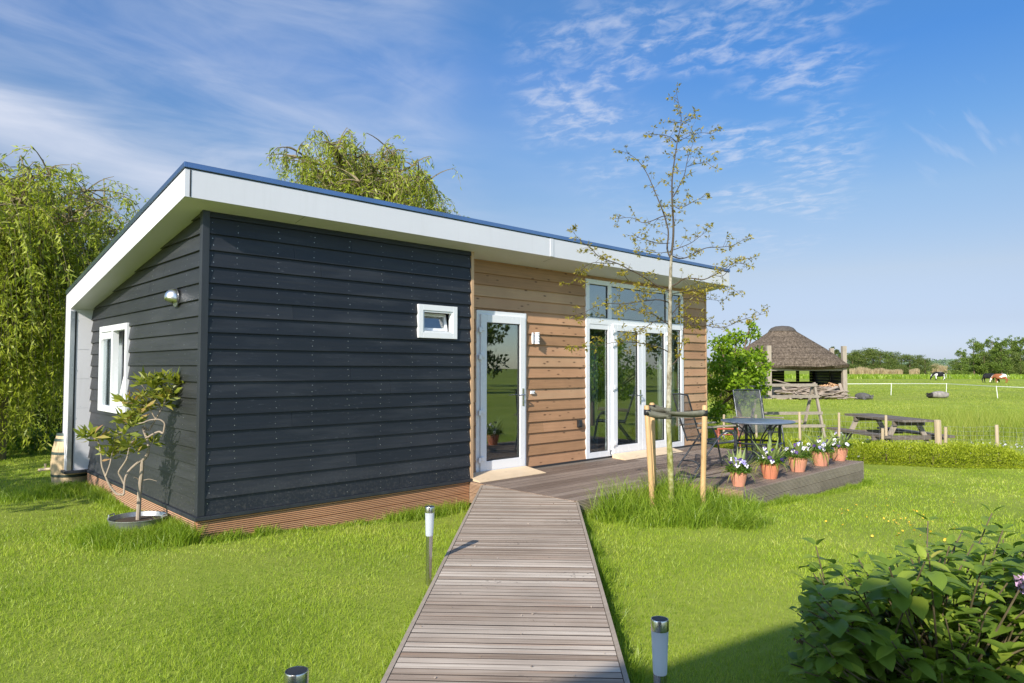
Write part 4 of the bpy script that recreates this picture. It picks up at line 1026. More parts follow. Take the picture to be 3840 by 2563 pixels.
for z in (.03, .215, .52, .70, .775):
    r = np.interp(z, [p[1] for p in prof[1:7]], [p[0] for p in prof[1:7]]); r2 = np.interp(z+.038, [p[1] for p in prof[1:7]], [p[0] for p in prof[1:7]])
    w = MB(); w.lathe([(r, z), (r+.004, z), (r2+.004, z+.036), (r2, z+.036)], 28, bc); w.build('hoop', M['hoop'], t, True)
dv = -RH; a = bc+dv*.24+np.array([0, 0, .30])
w = MB(); w.tube([a, a+dv*.10-np.array([0, 0, .004]), a+dv*.22-np.array([0, 0, .02])], [.018, .02, .022], 10); w.tube([a+dv*.13, a+dv*.13+np.array([0, 0, .07])], [.012, .016], 8); w.build('wooden_tap', M['new_pine'], t, True)

# ------------------------------------------------------------------ flower pots
def blade_leaf(mb_list, c, d, L, Wd, bend, rnd, n=6):
    """one long leaf bending under its weight: returns verts, faces"""
    d = Vector(d).normalized(); side = d.cross(Vector((0, 0, 1))); side = side.normalized() if side.length > .1 else Vector((rnd.gauss(0, 1), rnd.gauss(0, 1), 0)).normalized()
    vs = []; p = Vector(c)
    for i in range(n+1):
        f = i/n; wd = Wd*math.sin(PI*min(1, .12+f*.88))**.7*(1-f**6)
        up = side.cross(d).normalized()
        vs += [p-side*wd/2+up*wd*.18, p.copy(), p+side*wd/2+up*wd*.18]
        d = (d+Vector((0, 0, -bend/n*(.4+1.6*f)))).normalized(); p = p+d*L/n
    fs = [(3*i+j, 3*i+j+1, 3*i+j+4, 3*i+j+3) for i in range(n) for j in (0, 1)]
    mb_list._add(vs, fs)
def pansy(c, nrm, s, kinds, parent, roll):
    """five overlapping petals and a dark-and-yellow face"""
    nrm = Vector(nrm).normalized(); a = nrm.cross(Vector((0, 0, 1))).normalized(); u = a.cross(nrm).normalized()
    w = MB(); top, low, eye = kinds; c = Vector(c)
    for k, (ang, r, off, mi, sc) in enumerate(((62, .42, 0, 0, .62), (118, .42, .02, 0, .62), (10, .40, .05, 1, .54), (170, .40, .06, 1, .54), (270, .36, .09, 1, .66))):
        th = math.radians(ang+roll); cc = c+(a*math.cos(th)+u*math.sin(th))*s*r+nrm*s*off
        ring = []
        for j in range(9):
            q = 2*PI*j/9; ring.append(cc+(a*math.cos(q)+u*math.sin(q))*s*sc*.5*(1+.06*math.sin(3*q))+nrm*s*(.05*math.cos(2*q)))
        w.mat(mi); k0 = len(w.v); w.v += [tuple(cc+nrm*s*.03)]+[tuple(x) for x in ring]
        for j in range(9): w.f.append((k0, k0+1+j, k0+1+(j+1) % 9)); w.mi.append(mi)
    w.mat(2); w.face([tuple(c+(a*math.cos(q)+u*math.sin(q)*1.0)*s*.15-u*s*.06+nrm*s*.16) for q in np.linspace(0, 2*PI, 7)[:-1]])
    w.mat(3); w.face([tuple(c+(a*math.cos(q)+u*math.sin(q))*s*.055+nrm*s*.175) for q in np.linspace(0, 2*PI, 6)[:-1]])
    w.build('flower', [M[top], M[low], M[eye], M['petal_eye']], parent)
KINDS = {'w': ('petal_white', 'petal_white', 'petal_purple'), 'p': ('petal_purple', 'petal_purple', 'petal_purple'), 'wp': ('petal_purple', 'petal_white', 'petal_purple'),
         'l': ('petal_lilac', 'petal_lilac', 'petal_purple'), 'lw': ('petal_lilac', 'petal_white', 'petal_purple'), 'm': ('petal_mauve', 'petal_white', 'petal_purple')}
def flower_pot(c, rim, h, seed, kinds, mat, label, spread=1.0, tall=.22):
    rnd = random.Random(seed); c = Vector(c)
    t = thing('flower_pot', label, 'flower pot', c, 0, 'terracotta pots of pansies along the deck edge')
    w = MB(); R = rim/2
    prof = [(0, .002), (R*.66, .002), (R*.68, .012), (R*.70, .02), (R*.86, h*.45), (R*.95, h*.72), (R*.985, h*.80), (R*.985, h*.815), (R*.955, h*.825), (R*.965, h*.90), (R*.94, h*.905), (R*.945, h*.912), (R*1.0, h*.915), (R*1.02, h*.96), (R*1.0, h), (R*.95, h), (R*.9, h*.9)]
    w.lathe(prof, 36, c); w.build('pot', mat, t, True)
    w = MB(); w.lathe([(R*.91, h*.92), (R*.5, h*.97), (0, h*.99)], 20, c); w.build('soil', M['soil'], t, True)
    top = c+Vector((0, 0, h))
    w = MB()
    for k in range(int(26*spread)):
        a = rnd.uniform(0, 2*PI); r = R*rnd.uniform(.1, .7); d = Vector((math.cos(a)*rnd.uniform(.2, .9), math.sin(a)*rnd.uniform(.2, .9), rnd.uniform(.7, 1.2)))
        blade_leaf(w, top+Vector((r*math.cos(a), r*math.sin(a), -.02)), d, rnd.uniform(.6, 1.2)*tall*1.32, rnd.uniform(.026, .050), rnd.uniform(.1, .8), rnd)
    w.build('broad_leaves', M['tulip'], t)
    w = MB()
    for k in range(44):
        a = rnd.uniform(0, 2*PI); r = R*rnd.uniform(.5, .95); d = Vector((math.cos(a), math.sin(a), rnd.uniform(.1, .9)))
        blade_leaf(w, top+Vector((r*math.cos(a), r*math.sin(a), -.005)), d, rnd.uniform(.15, .31), rnd.uniform(.006, .013), rnd.uniform(1.0, 3.0), rnd, 7)
    w.build('strap_leaves', M['strap_leaf'], t)
    n = 900; A = RNG.uniform(0, 2*PI, n); r = R*1.42*np.sqrt(RNG.uniform(0, 1, n)); zz = RNG.uniform(-.01, .12, n)*(1.15-r/R*.5)
    P = np.stack([top[0]+r*np.cos(A), top[1]+r*np.sin(A), top[2]+zz], 1); D = rdir(n, .6); L = RNG.uniform(.018, .036, n)
    leaves('pansy_foliage', P, D, L, L*.55, M['pansy_leaf'], t, None, .2, .2)
    cam_d = Vector(CAM-np.array(c)).normalized(); fl = kinds.split(); fl = fl+fl[::2]
    for i, kd in enumerate(fl):
        a = 2*PI*(i+rnd.uniform(-.3, .3))/len(fl); r = R*rnd.uniform(.3, 1.38); z = rnd.uniform(.04, .20)*(1.3-r/R*.5)
        p = top+Vector((r*math.cos(a), r*math.sin(a), z)); nn = Vector((math.cos(a)*.6, math.sin(a)*.6, .35))+Vector((-.55, -.45, .1))*rnd.uniform(.3, 1.0)
        pansy(p, nn, rnd.uniform(.038, .050), KINDS[kd], t, rnd.uniform(-25, 25))
flower_pot((5.47, -2.50, ZD), .205, .175, 1, 'l l lw wp wp p p l wp l p lw wp', M['pot'], 'smallest terracotta pot with blue and purple pansies at the near deck corner', 1.0, .24)
flower_pot((6.31, -2.49, ZD), .245, .205, 2, 'p wp wp m p p w lw wp m p wp', M['pot_dark'], 'deeper orange pot with purple and white pansies, second from the near deck corner', .9, .27)
flower_pot((7.18, -2.47, ZD), .26, .205, 3, 'w wp p wp wp m m lw w wp p p lw', M['pot'], 'middle pot of the row with mostly white pansies and one dark violet bloom', .8, .24)
flower_pot((8.02, -2.44, ZD), .268, .21, 4, 'w lw lw l p l lw w p wp l wp', M['pot'], 'squat terracotta pot with white and pale blue pansies, fourth in the row', .8, .24)
flower_pot((8.80, -2.40, ZD), .265, .21, 5, 'w w wp w p lw p w w wp p w', M['pot'], 'terracotta pot with white pansies at the far end of the deck edge', .7, .22)

# ------------------------------------------------------------------ round table and folding chairs
tc_ = cl((2838-1920)/FPX*10.2, 10.2, ZD); TH = .655
t = thing('round_table', 'round slate blue metal table with curved legs on the deck', 'table', tc_)
w = MB(); w.lathe([(0, TH-.012), (.50, TH-.016), (.515, TH-.012), (.522, TH), (.518, TH+.008), (.505, TH+.010), (0, TH+.008)], 56, tc_); w.build('table_top', M['tabletop'], t, True)
w = MB(); w.lathe([(.33, .33), (.345, .345), (.33, .36), (.315, .345), (.33, .33)], 40, tc_); w.build('support_ring', M['frame_grey'], t, True)
for k in range(4):
    a = YAW-PI/2+.15+k*PI/2; e = np.array([math.cos(a), math.sin(a), 0]); Z = np.array([0, 0, 1.0]); c = np.array(tc_)
    w = MB(); w.tube(spline([c+e*.36+Z*(TH-.02), c+e*.345+Z*.5, c+e*.35+Z*.3, c+e*.38+Z*.02, c+e*.385], 12), .024, 8); lg = w.build('leg', M['frame_grey'], t, True)
    w = MB(); w.tube(spline([c+e*.42+Z*(TH-.02), c+e*.30+Z*(TH-.06), c+e*.13+Z*.45, c+e*.06+Z*.34, c+e*.05+Z*.2, c+e*.10+Z*.08, c+e*.2+Z*.012], 16), .010, 6); w.build('arch', M['frame_grey'], lg, True)
def garden_chair(loc, rz, label, back_h=1.06, back_t=.20):
    """folding recliner, faces +y in its own frame"""
    t = thing('garden_chair', label, 'garden chair', loc, rz, 'folding mesh chairs by the round table')
    X = .235; fr = M['frame_grey']
    def part(name, pts, r, par=t, seg=8, mat=None): w = MB(); w.tube(spline(pts, max(6, len(pts)*4)), r, seg); return w.build(name, mat or fr, par, True, False)
    for s in (-1, 1):
        part('leg', [(s*(X+.035), .22, .55), (s*(X+.035), .12, .575), (s*(X+.035), .0, .45), (s*(X+.035), -.30, .06), (s*(X+.035), -.345, .0)], .013)
        part('leg', [(s*(X+.035), .20, .565), (s*(X+.035), .24, .54), (s*(X+.035), .28, .40), (s*(X+.035), .36, .0)], .013)
        part('seat_rail', [(s*X, -.22, .40), (s*X, .0, .39), (s*X, .26, .41), (s*X, .33, .40)], .012)
        part('back_rail', [(s*X, -.20, .38), (s*X, -.28, .60), (s*X, -.22-back_t, back_h)], .012)
        w = MB(); w.prism([(s*(X+.045)-.024, -.30, .60), (s*(X+.045)+.024, -.30, .60), (s*(X+.045)+.026, .14, .625), (s*(X+.045)+.02, .27, .63), (s*(X+.045)-.02, .27, .63), (s*(X+.045)-.026, .14, .625)], (0, 0, .022)); w.build('armrest', M['grey_wood_x'], t, False, False, .004)
    part('crossbar', [(-X-.035, -.27, .10), (-.1, -.24, .125), (.1, -.24, .125), (X+.035, -.27, .10)], .011)
    part('crossbar', [(-X-.035, .34, .07), (X+.035, .34, .07)], .010)
    part('back_rail', [(-X, -.22-back_t, back_h), (0, -.235-back_t, back_h+.012), (X, -.22-back_t, back_h)], .012)
    w = MB(); w.face([(-X, -.20, .40), (X, -.20, .40), (X, -.28, .60), (-X, -.28, .60)]); w.face([(-X, -.28, .60), (X, -.28, .60), (X, -.22-back_t, back_h-.01), (-X, -.22-back_t, back_h-.01)]); w.build('backrest', M['sling'], t, False, False)
    w = MB(); w.face([(-X, -.20, .40), (X, -.20, .40), (X, .0, .388), (-X, .0, .388)]); w.face([(-X, .0, .388), (X, .0, .388), (X, .28, .408), (-X, .28, .408)]); w.build('seat', M['sling'], t, False, False)
garden_chair((6.43, -1.52, ZD), math.radians(-32-90), 'folding mesh chair seen from behind, left of the round table')
p = cl((2841-1920)/FPX*11.35, 11.35, ZD); garden_chair(p, YAW+PI/2+.12, 'folding mesh chair standing behind the round table, facing the viewer')

# ------------------------------------------------------------------ lawn and long grass
def cam_polar(n, d0, d1, half=44):
    """points on the ground, thinning out with distance from the garden's near end"""
    d = np.exp(RNG.uniform(np.log(d0), np.log(d1), n)); a = YAW+np.radians(RNG.uniform(-half, half, n))
    return CAM[0]+d*np.cos(a), CAM[1]+d*np.sin(a), d
def vnoise(X, Y, s, seed=0):
    """cheap smooth noise from a few rotated sine waves, -1..1"""
    r = np.random.default_rng(seed); o = 0
    for i in range(6):
        a = r.uniform(0, 2*PI); k = s*r.uniform(.6, 1.7); o = o+np.sin((X*np.cos(a)+Y*np.sin(a))*k+r.uniform(0, 6)+1.3*np.sin((Y*np.cos(a)-X*np.sin(a))*k*.7+r.uniform(0, 6)))
    return o/4
def lawn():
    X, Y, d = cam_polar(560000, 1.7, 26, 45)
    k = ~on_built(X, Y, .005)
    k &= ~((X-TU[0])**2+(Y-TU[1])**2 < .26**2)
    depth = (X-CAM[0])*FH[0]+(Y-CAM[1])*FH[1]; lat = (X-CAM[0])*RH[0]+(Y-CAM[1])*RH[1]
    k &= (depth < 12.2) | (lat < 2) 
    X, Y, d = X[k], Y[k], d[k]; n = len(X)
    P = np.stack([X, Y, gz(X, Y)-.004], 1); g = vnoise(X, Y, 2.2, 3)
    H = RNG.uniform(.016, .036, n)*(1+.15*g)*(1+.02*d); Wd = np.maximum(.0028, d*.00085)*RNG.uniform(.7, 1.3, n)
    az = RNG.uniform(0, 2*PI, n); lean = RNG.uniform(.1, 1.0, n)
    D = np.stack([np.cos(az), np.sin(az), np.zeros(n)], 1); fa = RNG.uniform(0, PI, n); S = np.stack([np.cos(fa), np.sin(fa), np.zeros(n)], 1)
    T = P+D*(H*lean)[:, None]; T[:, 2] += H
    V = np.stack([P-S*Wd[:, None]*.5, P+S*Wd[:, None]*.5, T], 1).reshape(-1, 3)
    o = np_obj('lawn_grass', V, np.arange(3*n).reshape(n, 3), M['grass']); tag(o, kind='stuff')
lawn()
def long_grass():
    PX = []; 
    def add(x, y, h, w=.005, lean=.6): PX.append((x, y, h, w, lean))
    r = random.Random(17)
    # round the tub and along the side plinth
    for _ in range(5200):
        a = r.uniform(0, 2*PI); q = .27+abs(r.gauss(0, .16)); x = TU[0]+q*math.cos(a); y = TU[1]+q*math.sin(a)*1.15-.08
        if x < .02 and y > -.28: add(x, y, r.uniform(.08, .24)*(1.1-q*.6))
    for _ in range(5200):
        a = r.uniform(2.6, 5.9); q = .275+abs(r.gauss(0, .10)); add(TU[0]+q*math.cos(a), TU[1]+q*math.sin(a), r.uniform(.09, .21), .005, .7)
    for _ in range(2600):
        x = .02-abs(r.gauss(0, .09)); y = r.uniform(-.05, .6); add(x-.02, y, r.uniform(.1, .26))
    for _ in range(5200):
        y = r.uniform(1.0, 4.2); x = -.01-abs(r.gauss(0, .10))*(1.2-.12*y); add(x, y, r.uniform(.05, .19)*(.75+.35*math.sin(y*2.3)), .006)
    for _ in range(5200):
        a = r.uniform(0, 2*PI); q = abs(r.gauss(0, .34)); add(bc[0]-.15+q*math.cos(a)*1.3, bc[1]-.52+q*math.sin(a)*.8, r.uniform(.07, .22), .007)
    # front plinth
    for _ in range(9000):
        x = r.uniform(.02, 3.2); c = .55+.45*math.sin(x*3.1+.6)*math.sin(x*1.3); y = -.015-abs(r.gauss(0, .07))
        if r.random() < c+.12: add(x, y, r.uniform(.02, .15)*(.35+.85*c)*(1 if math.sin(x*9.1)*math.sin(x*3.7+1) > -.2 else .45))
    for _ in range(1900):
        x = 2.55+r.gauss(0, .25); y = -.06-abs(r.gauss(0, .1))
        if x < 3.15: add(x, y, r.uniform(.06, .2))
    # round the young oak, in the corner of the deck: long arching wild grass with a ragged edge
    for _ in range(15000):
        x = r.uniform(3.34, 5.22); y = r.uniform(-3.3, -1.80); nz = .5+.5*math.sin(x*7.3+1.7*math.sin(y*5.1))*math.sin(y*8.7+x*2.1)
        e = ((x-4.40)/.95)**2+((y+2.30)/.78)**2; tall = max(0, 1-(-1.80-y)/.55)
        if e > .70+.65*nz+r.gauss(0, .14) and r.random() > tall*.8: continue
        h = (.07+.40*r.random()**2.2)*(1.1-.45*min(e, 1.3))*(.55+.7*nz)+.10*tall*r.random()
        add(x, y, h, r.uniform(.005, .0085), r.uniform(.3, 1.15))
    for _ in range(420): add(r.uniform(3.4, 5.0), -1.83-abs(r.gauss(0, .2)), r.uniform(.28, .52), .006, r.uniform(.2, .8))
    for _ in range(1700):
        x = 4.28+r.gauss(0, .15); y = -3.18+r.gauss(0, .09); add(x, y, r.uniform(.08, .22), .006, 1.0)
    for _ in range(5200):
        x = r.uniform(5.1, 9.1); y = DY1-.02-abs(r.gauss(0, .05)); c = .4+.6*abs(math.sin(x*2.2))*(1 if x < 6.3 or x > 8.1 else .45); add(x, y, r.uniform(.04, .17)*c)
    for _ in range(900): add(5.19-abs(r.gauss(0, .05)), r.uniform(-2.75, -1.8), r.uniform(.08, .22))
    # both edges of the boardwalk
    for _ in range(16000):
        s = -r.uniform(.3, 7.2); right = r.random() < .62
        o = PWID+.012+abs(r.gauss(0, .045)) if right else -.012-abs(r.gauss(0, .035))
        p = PL0+PD*s-PN*o; g = .5+.5*math.sin(s*5.1+right*2)*math.sin(s*2.3)
        if r.random() < .35+.65*g: add(p[0], p[1], r.uniform(.05, .19 if right else .14)*(.6+.5*g), .005, r.uniform(.3, 1))
    A = np.array(PX); X, Y = A[:, 0], A[:, 1]
    k = ~on_built(X, Y, .004) & ~((X-TU[0])**2+(Y-TU[1])**2 < .262**2) & ~((X-bc[0])**2+(Y-bc[1])**2 < .22**2); A = A[k]
    P = np.stack([A[:, 0], A[:, 1], gz(A[:, 0], A[:, 1])-.01], 1); n = len(A)
    V, F = blades(P, A[:, 2], A[:, 3]*RNG.uniform(.6, 1.3, n), A[:, 4]*RNG.uniform(.3, 1.5, n))
    o = np_obj('long_grass', V, F, M['longgrass']); tag(o, kind='stuff')
long_grass()
def pasture():
    lat = []; dep = []
    n = 230000; d = np.exp(RNG.uniform(np.log(12.4), np.log(110), n)); a = RNG.uniform(.05, .80, n); X = CAM[0]+FH[0]*d+RH[0]*d*a; Y = CAM[1]+FH[1]*d+RH[1]*d*a
    k = ~on_built(X, Y, .1); X, Y, d, a = X[k], Y[k], d[k], a[k]; n = len(X)
    g = vnoise(X, Y, .35, 5)+.5*vnoise(X, Y, 1.3, 9)
    tall = np.where((d > 13.2) & (d < 21), .17+.13*np.clip(g, -.8, 1.4), .05+.035*np.clip(g, -1, 1.5))
    tall = np.where((d > 16.2) & (d < 21) & (g > -.5), tall+.16+.16*np.clip(g, 0, 1), tall)
    tall = np.where((d > 13.0) & (d < 15.2) & (a > .37) & (a < .66), np.minimum(tall, .13), tall)
    H = np.maximum(.03, tall)*RNG.uniform(.5, 1.3, n); Wd = np.maximum(.006, d*.0009)*RNG.uniform(.6, 1.3, n)
    P = np.stack([X, Y, gz(X, Y)-.01], 1); az = RNG.uniform(0, 2*PI, n); lean = RNG.uniform(.1, .7, n)
    D = np.stack([np.cos(az), np.sin(az), np.zeros(n)], 1); fa = RNG.uniform(0, PI, n); S = np.stack([np.cos(fa), np.sin(fa), np.zeros(n)], 1)
    T = P+D*(H*lean)[:, None]; T[:, 2] += H
    V = np.stack([P-S*Wd[:, None]*.5, P+S*Wd[:, None]*.5, T], 1).reshape(-1, 3)
    o = np_obj('pasture_grass', V, np.arange(3*n).reshape(n, 3), M['fieldgrass']); tag(o, kind='stuff')
pasture()
def specks(name, pts, r, mat):
    P = np.array(pts); n = len(P); V = []; q = np.linspace(0, 2*PI, 6)[:-1]
    nr = unit(rdir(n)+np.array([0, 0, 1.2])); a = unit(np.cross(nr, rdir(n))); b_ = np.cross(nr, a); rr = r*RNG.uniform(.6, 1.3, n)
    V = (P[:, None]+(a[:, None]*np.cos(q)[None, :, None]+b_[:, None]*np.sin(q)[None, :, None])*rr[:, None, None]).reshape(-1, 3)
    tag(np_obj(name, V, np.arange(5*n).reshape(n, 5), mat), kind='stuff')
rnd = random.Random(4); pts = []
for _ in range(70):
    p = onz(*(3370+rnd.gauss(0, 70), 1975+rnd.gauss(0, 32)) if rnd.random() < .6 else (rnd.uniform(3050, 3600), rnd.uniform(1860, 2080)), -.1); pts.append((p[0], p[1], gzf(p[0], p[1])+.03))
specks('fallen_petals', pts, .012, M['petal_eye'])
pts = []
for _ in range(90):
    q = PL0-PD*rnd.uniform(.1, 6.5)-PN*rnd.uniform(.06, 1.08); pts.append((q[0], q[1], ZP+.006))
specks('path_litter', pts, .006, M['plank'])
pts = []
for _ in range(260):
    d = rnd.uniform(13.0, 14.6); a = rnd.choice([rnd.uniform(.44, .60), rnd.gauss(.70, .03), rnd.uniform(.4, .75)]); p = cl(a*d, d); pts.append((p[0], p[1], gzf(p[0], p[1])+rnd.uniform(.10, .30)))
specks('white_umbels', pts, .022, M['petal_white'])

# ------------------------------------------------------------------ trees
def droop_strand(p, d, L, n, rnd, g=.55):
    pts = [np.array(p, float)]; d = np.array(d, float)
    for i in range(n):
        d = d+np.array([rnd.gauss(0, .05), rnd.gauss(0, .05), -g*(1.2 if i < n*.45 else .6)/n*4]); d /= np.linalg.norm(d); pts.append(pts[-1]+d*L/n)
    return np.array(pts)
def willow(base, label, H, R, nlimb, nstr, seed, group, lo=.35, leaf=.10, sp=.05, lmax=.4, dome=.30):
    rnd = random.Random(seed); base = np.array(base, float)
    t = thing('willow_tree', label, 'tree', base, 0, group)
    w = MB(); top = base+np.array([0, 0, H*.42]); w.tube(spline([base-np.array([0, 0, .2]), base+np.array([.05, .03, H*.2]), top], 10), list(np.linspace(H*.045, H*.032, 10)), 12); w.build('trunk', M['willow_bark'], t, True)
    w = MB(); starts = []
    for k in range(nlimb):
        a = 2*PI*(k*.618+rnd.uniform(-.06, .06)); out = R*math.sqrt((k+.5)/nlimb)*.86; zt = H*(.96-dome*(out/R)**2)*rnd.uniform(.88, 1.06)
        e = np.array([math.cos(a), math.sin(a), 0])
        p = spline([top-np.array([0, 0, H*.10*rnd.random()]), top+e*out*.35+np.array([0, 0, (zt-H*.42)*.6]), base+e*out*.8+np.array([0, 0, zt*.97]), base+e*out*1.02+np.array([0, 0, zt*.96])], 12)
        w.tube(p, list(np.linspace(H*.014, H*.003, 12)), 6)
        for j in range(3, 12):
            for _ in range(4):                                   # side branches
                b_ = np.array([rnd.gauss(0, 1), rnd.gauss(0, 1), rnd.gauss(.25, .4)]); b_ = b_/np.linalg.norm(b_)*R*rnd.uniform(.08, .26); q = spline([p[j], p[j]+b_*.55+np.array([0, 0, .03*R]), p[j]+b_], 5)
                w.tube(q, list(np.linspace(H*.003, H*.001, 5)), 4, False); starts += [(q[2], unit(b_)), (q[4], unit(b_))]
    P = []; D = []; wts = [rnd.random()**2.2+.04 for _ in starts]; pick = rnd.choices(starts, wts, k=nstr)
    for p, e in pick:
        p = p.copy(); d = e*.55+np.array([rnd.gauss(0, .5), rnd.gauss(0, .5), rnd.uniform(-.6, .22)]); d /= np.linalg.norm(d)
        hang = p[2]-base[2]-H*lo*rnd.uniform(.2, 1.0); L = max(.22, min(hang, H*rnd.uniform(.05, lmax)*(.45 if p[2]-base[2] > H*.82 else 1)))
        s = droop_strand(p, d, L, 8, rnd, rnd.uniform(.45, 1.4)); w.tube(s, list(np.linspace(H*.0009, H*.0003, 9)), 3, False)
        n = max(5, int(L/sp)); f = np.sort(RNG.uniform(.02, 1, n))*8; i = np.minimum(f.astype(int), 7); q = s[i]+(s[i+1]-s[i])*(f-i)[:, None]; dd = unit(s[i+1]-s[i])
        P.append(q+RNG.normal(0, .035, (n, 3))); D.append(dd*.45+rdir(n)*.9+np.array([0, 0, -.45]))
    P = np.concatenate(P); D = unit(np.concatenate(D))
    w.build('branches', M['willow_bark'], t)
    n = len(P); L = leaf*RNG.uniform(.6, 1.25, n)
    leaves('crown', P, D, L, L*RNG.uniform(.19, .28, n), M['willow'], t, None, .15, .15)
    return t
WG = 'weeping willows round the cabin'
p = cl((-30-1920)/FPX*12.8, 12.8, -.10); willow(p, 'large weeping willow at the left edge, hanging to the ground beside the cabin', 5.85, 3.1, 30, 2250, 41, WG, lo=.02, leaf=.12, sp=.036, lmax=.62, dome=.20)
p = cl((1330-1920)/FPX*18.5, 18.5, -.10); willow(p, 'weeping willow whose crown rises behind the cabin roof', 8.0, 3.05, 36, 4200, 43, WG, lo=.35, leaf=.135, sp=.045, lmax=.20, dome=.13)

def clump_points(clumps, n, shell=.6):
    """leaf positions and outward directions in a set of (centre, radius) clumps"""
    w_ = np.array([c[1]**2 for c in clumps]); pick = RNG.choice(len(clumps), n, p=w_/w_.sum()); C = np.array([c[0] for c in clumps])[pick]; Rr = np.array([c[1] for c in clumps])[pick]
    d = rdir(n); r = Rr*(shell+(1-shell)*RNG.uniform(0, 1, n))*RNG.uniform(.75, 1.12, n); return C+d*r[:, None]*np.array([1, 1, .8]), d
def bushy(name, label, cat, base, clumps, nleaf, L, mat, group=None, trunk=None, bark='bark', wid=.55, limbs=True, shell=.45):
    t = thing(name, label, cat, base, 0, group); base = np.array(base, float); cl_ = [(base+np.array(c), r) for c, r in clumps]
    w = MB(); tr = trunk or [(0, 0, -.1), (0, 0, .5)]
    tp = [base+np.array(q) for q in tr]; r0 = trunk_r.get(name, .05)
    w.tube(spline(tp, 8), list(np.linspace(r0, r0*.7, 8)), 8); tk_ = w.build('trunk', M[bark], t, True)
    if limbs:
        w = MB()
        for c, r in cl_: w.tube(spline([tp[-1], (tp[-1]+c)/2+np.array([0, 0, .05]), c], 6), list(np.linspace(r0*.5, r0*.12, 6)), 5, False)
        w.build('branches', M[bark], t)
    P, d = clump_points(cl_, nleaf, shell); D = unit(d*.6+rdir(nleaf)*.8+np.array([0, 0, -.25])); ll = L*RNG.uniform(.6, 1.25, nleaf)
    leaves('crown', P, D, ll, ll*wid, M[mat], t, None, .15, .15); return t
trunk_r = {'pear_tree': .075, 'garden_bush': .03, 'dark_bush': .06, 'hidden_tree': .12}
rnd = random.Random(52)
# pear-like fruit tree right of the cabin
fb = cl((2770-1920)/FPX*15.6, 15.6, -.16)
def E(u, v, d): return tuple(at(u, v, d)-fb)
cl_ = [(E(u, v, d), r) for u, v, d, r in ((2700, 1290, 15.7, .28), (2760, 1270, 15.9, .26), (2825, 1250, 15.5, .17), (2815, 1215, 15.5, .10), (2700, 1370, 15.3, .34), (2790, 1350, 15.4, .34), (2840, 1330, 15.8, .2), (2680, 1450, 15.6, .32), (2760, 1430, 15.0, .34), (2840, 1410, 15.4, .28),
       (2870, 1370, 15.8, .16), (2700, 1530, 15.5, .24), (2800, 1500, 15.3, .26), (2680, 1560, 15.8, .2), (2860, 1460, 15.6, .2), (2725, 1330, 16.1, .3))]
bushy('pear_tree', 'bright green fruit tree with large leaves just right of the cabin', 'tree', fb, cl_, 4300, .088, 'pear_leaf', None, [(.0, 0, -.2), E(2785, 1590, 15.6), E(2768, 1540, 15.6), E(2750, 1480, 15.6)], wid=.66, shell=.3)
b2 = cl((2690-1920)/FPX*20.5, 20.5, -.16)
bushy('dark_bush', 'olive green bush peeping out behind the fruit tree at the cabin corner', 'bush', b2, [((rnd.uniform(-.7, .7), rnd.uniform(-.7, .7), rnd.uniform(.6, 2.25)), rnd.uniform(.35, .6)) for _ in range(13)], 5200, .075, 'olive_leaf', 'bushes behind the garden', [(0, 0, -.1), (0, 0, .9)])
# bushes at the foot of the left willow and further back
for i, (u, d, h, mt, lab) in enumerate(((40, 16.5, 1.9, 'dark_leaf', 'dark leafy bush at the very left behind the willow curtain'), (190, 17.5, 2.2, 'dark_leaf', 'dark leafy bush behind the willow, left of the white corner'),
                                        (-160, 15.5, 2.4, 'dark_leaf', 'dark bush cut by the left edge of the picture behind the willow'))):
    q = cl((u-1920)/FPX*d, d, -.1)
    bushy('garden_bush', lab, 'bush', q, [((rnd.uniform(-1.1, 1.1), rnd.uniform(-.6, .6), rnd.uniform(.25, h)), rnd.uniform(.4, .65)) for _ in range(14)], 5000, .09, mt, 'bushes behind the garden', [(0, 0, -.1), (0, 0, .8)])
pts = []
q = [cl((u-1920)/FPX*d, d, -.1) for u, d in zip(RNG.uniform(-40, 240, 900), RNG.uniform(13.6, 15.0, 900))]; P = np.array(q); P[:, 2] += RNG.uniform(.05, .38, 900)
o = leaves('nettle_bed', P, unit(rdir(900)+np.array([0, 0, .2])), RNG.uniform(.08, .15, 900), RNG.uniform(.05, .08, 900), M['pansy_leaf']); tag(o, kind='stuff')

# trees standing outside the picture: they shade the lawn at the left and show in the panes
def hidden_tree(x, y, h, r, label, leaf=.16, n=2600):
    bushy('hidden_tree', label, 'tree', (x, y, gzf(x, y)), [((rnd.gauss(0, r*.42), rnd.gauss(0, r*.42), rnd.uniform(.35, .95)*h), rnd.uniform(.25, .42)*r) for _ in range(16)], n, leaf, 'dark_leaf', 'trees outside the frame', [(0, 0, -.2), (.05, 0, h*.55)])
hidden_tree(-6.2, 2.6, 4.2, 1.5, 'garden tree out of frame left of the lawn')
hidden_tree(-7.2, 4.6, 4.6, 1.7, 'taller garden tree out of frame left of the willow')
for x, y, h, r in ((38, -28, 5.4, 3.4), (46, -36, 6, 4), (33, -36, 5.6, 3.6), (26, -33, 4.8, 3.2), (20, -36, 5.2, 3.4), (40, -46, 6.5, 4), (52, -28, 5.6, 3.8)):
    hidden_tree(x, y, h, r, 'leafy tree out of frame to the right, seen only in the panes', .42, 2600)
for x, y in ((14.2, -6.6), (16.4, -7.6), (18.6, -9.2)):
    bushy('pear_tree', 'fruit tree out of frame to the right, seen only in the panes', 'tree', (x, y, -.16), [((rnd.gauss(0, .45), rnd.gauss(0, .45), rnd.uniform(.8, 2.6)), rnd.uniform(.3, .5)) for _ in range(14)], 2200, .10, 'pear_leaf', 'trees outside the frame', [(0, 0, -.2), (0, 0, .9)], wid=.66)

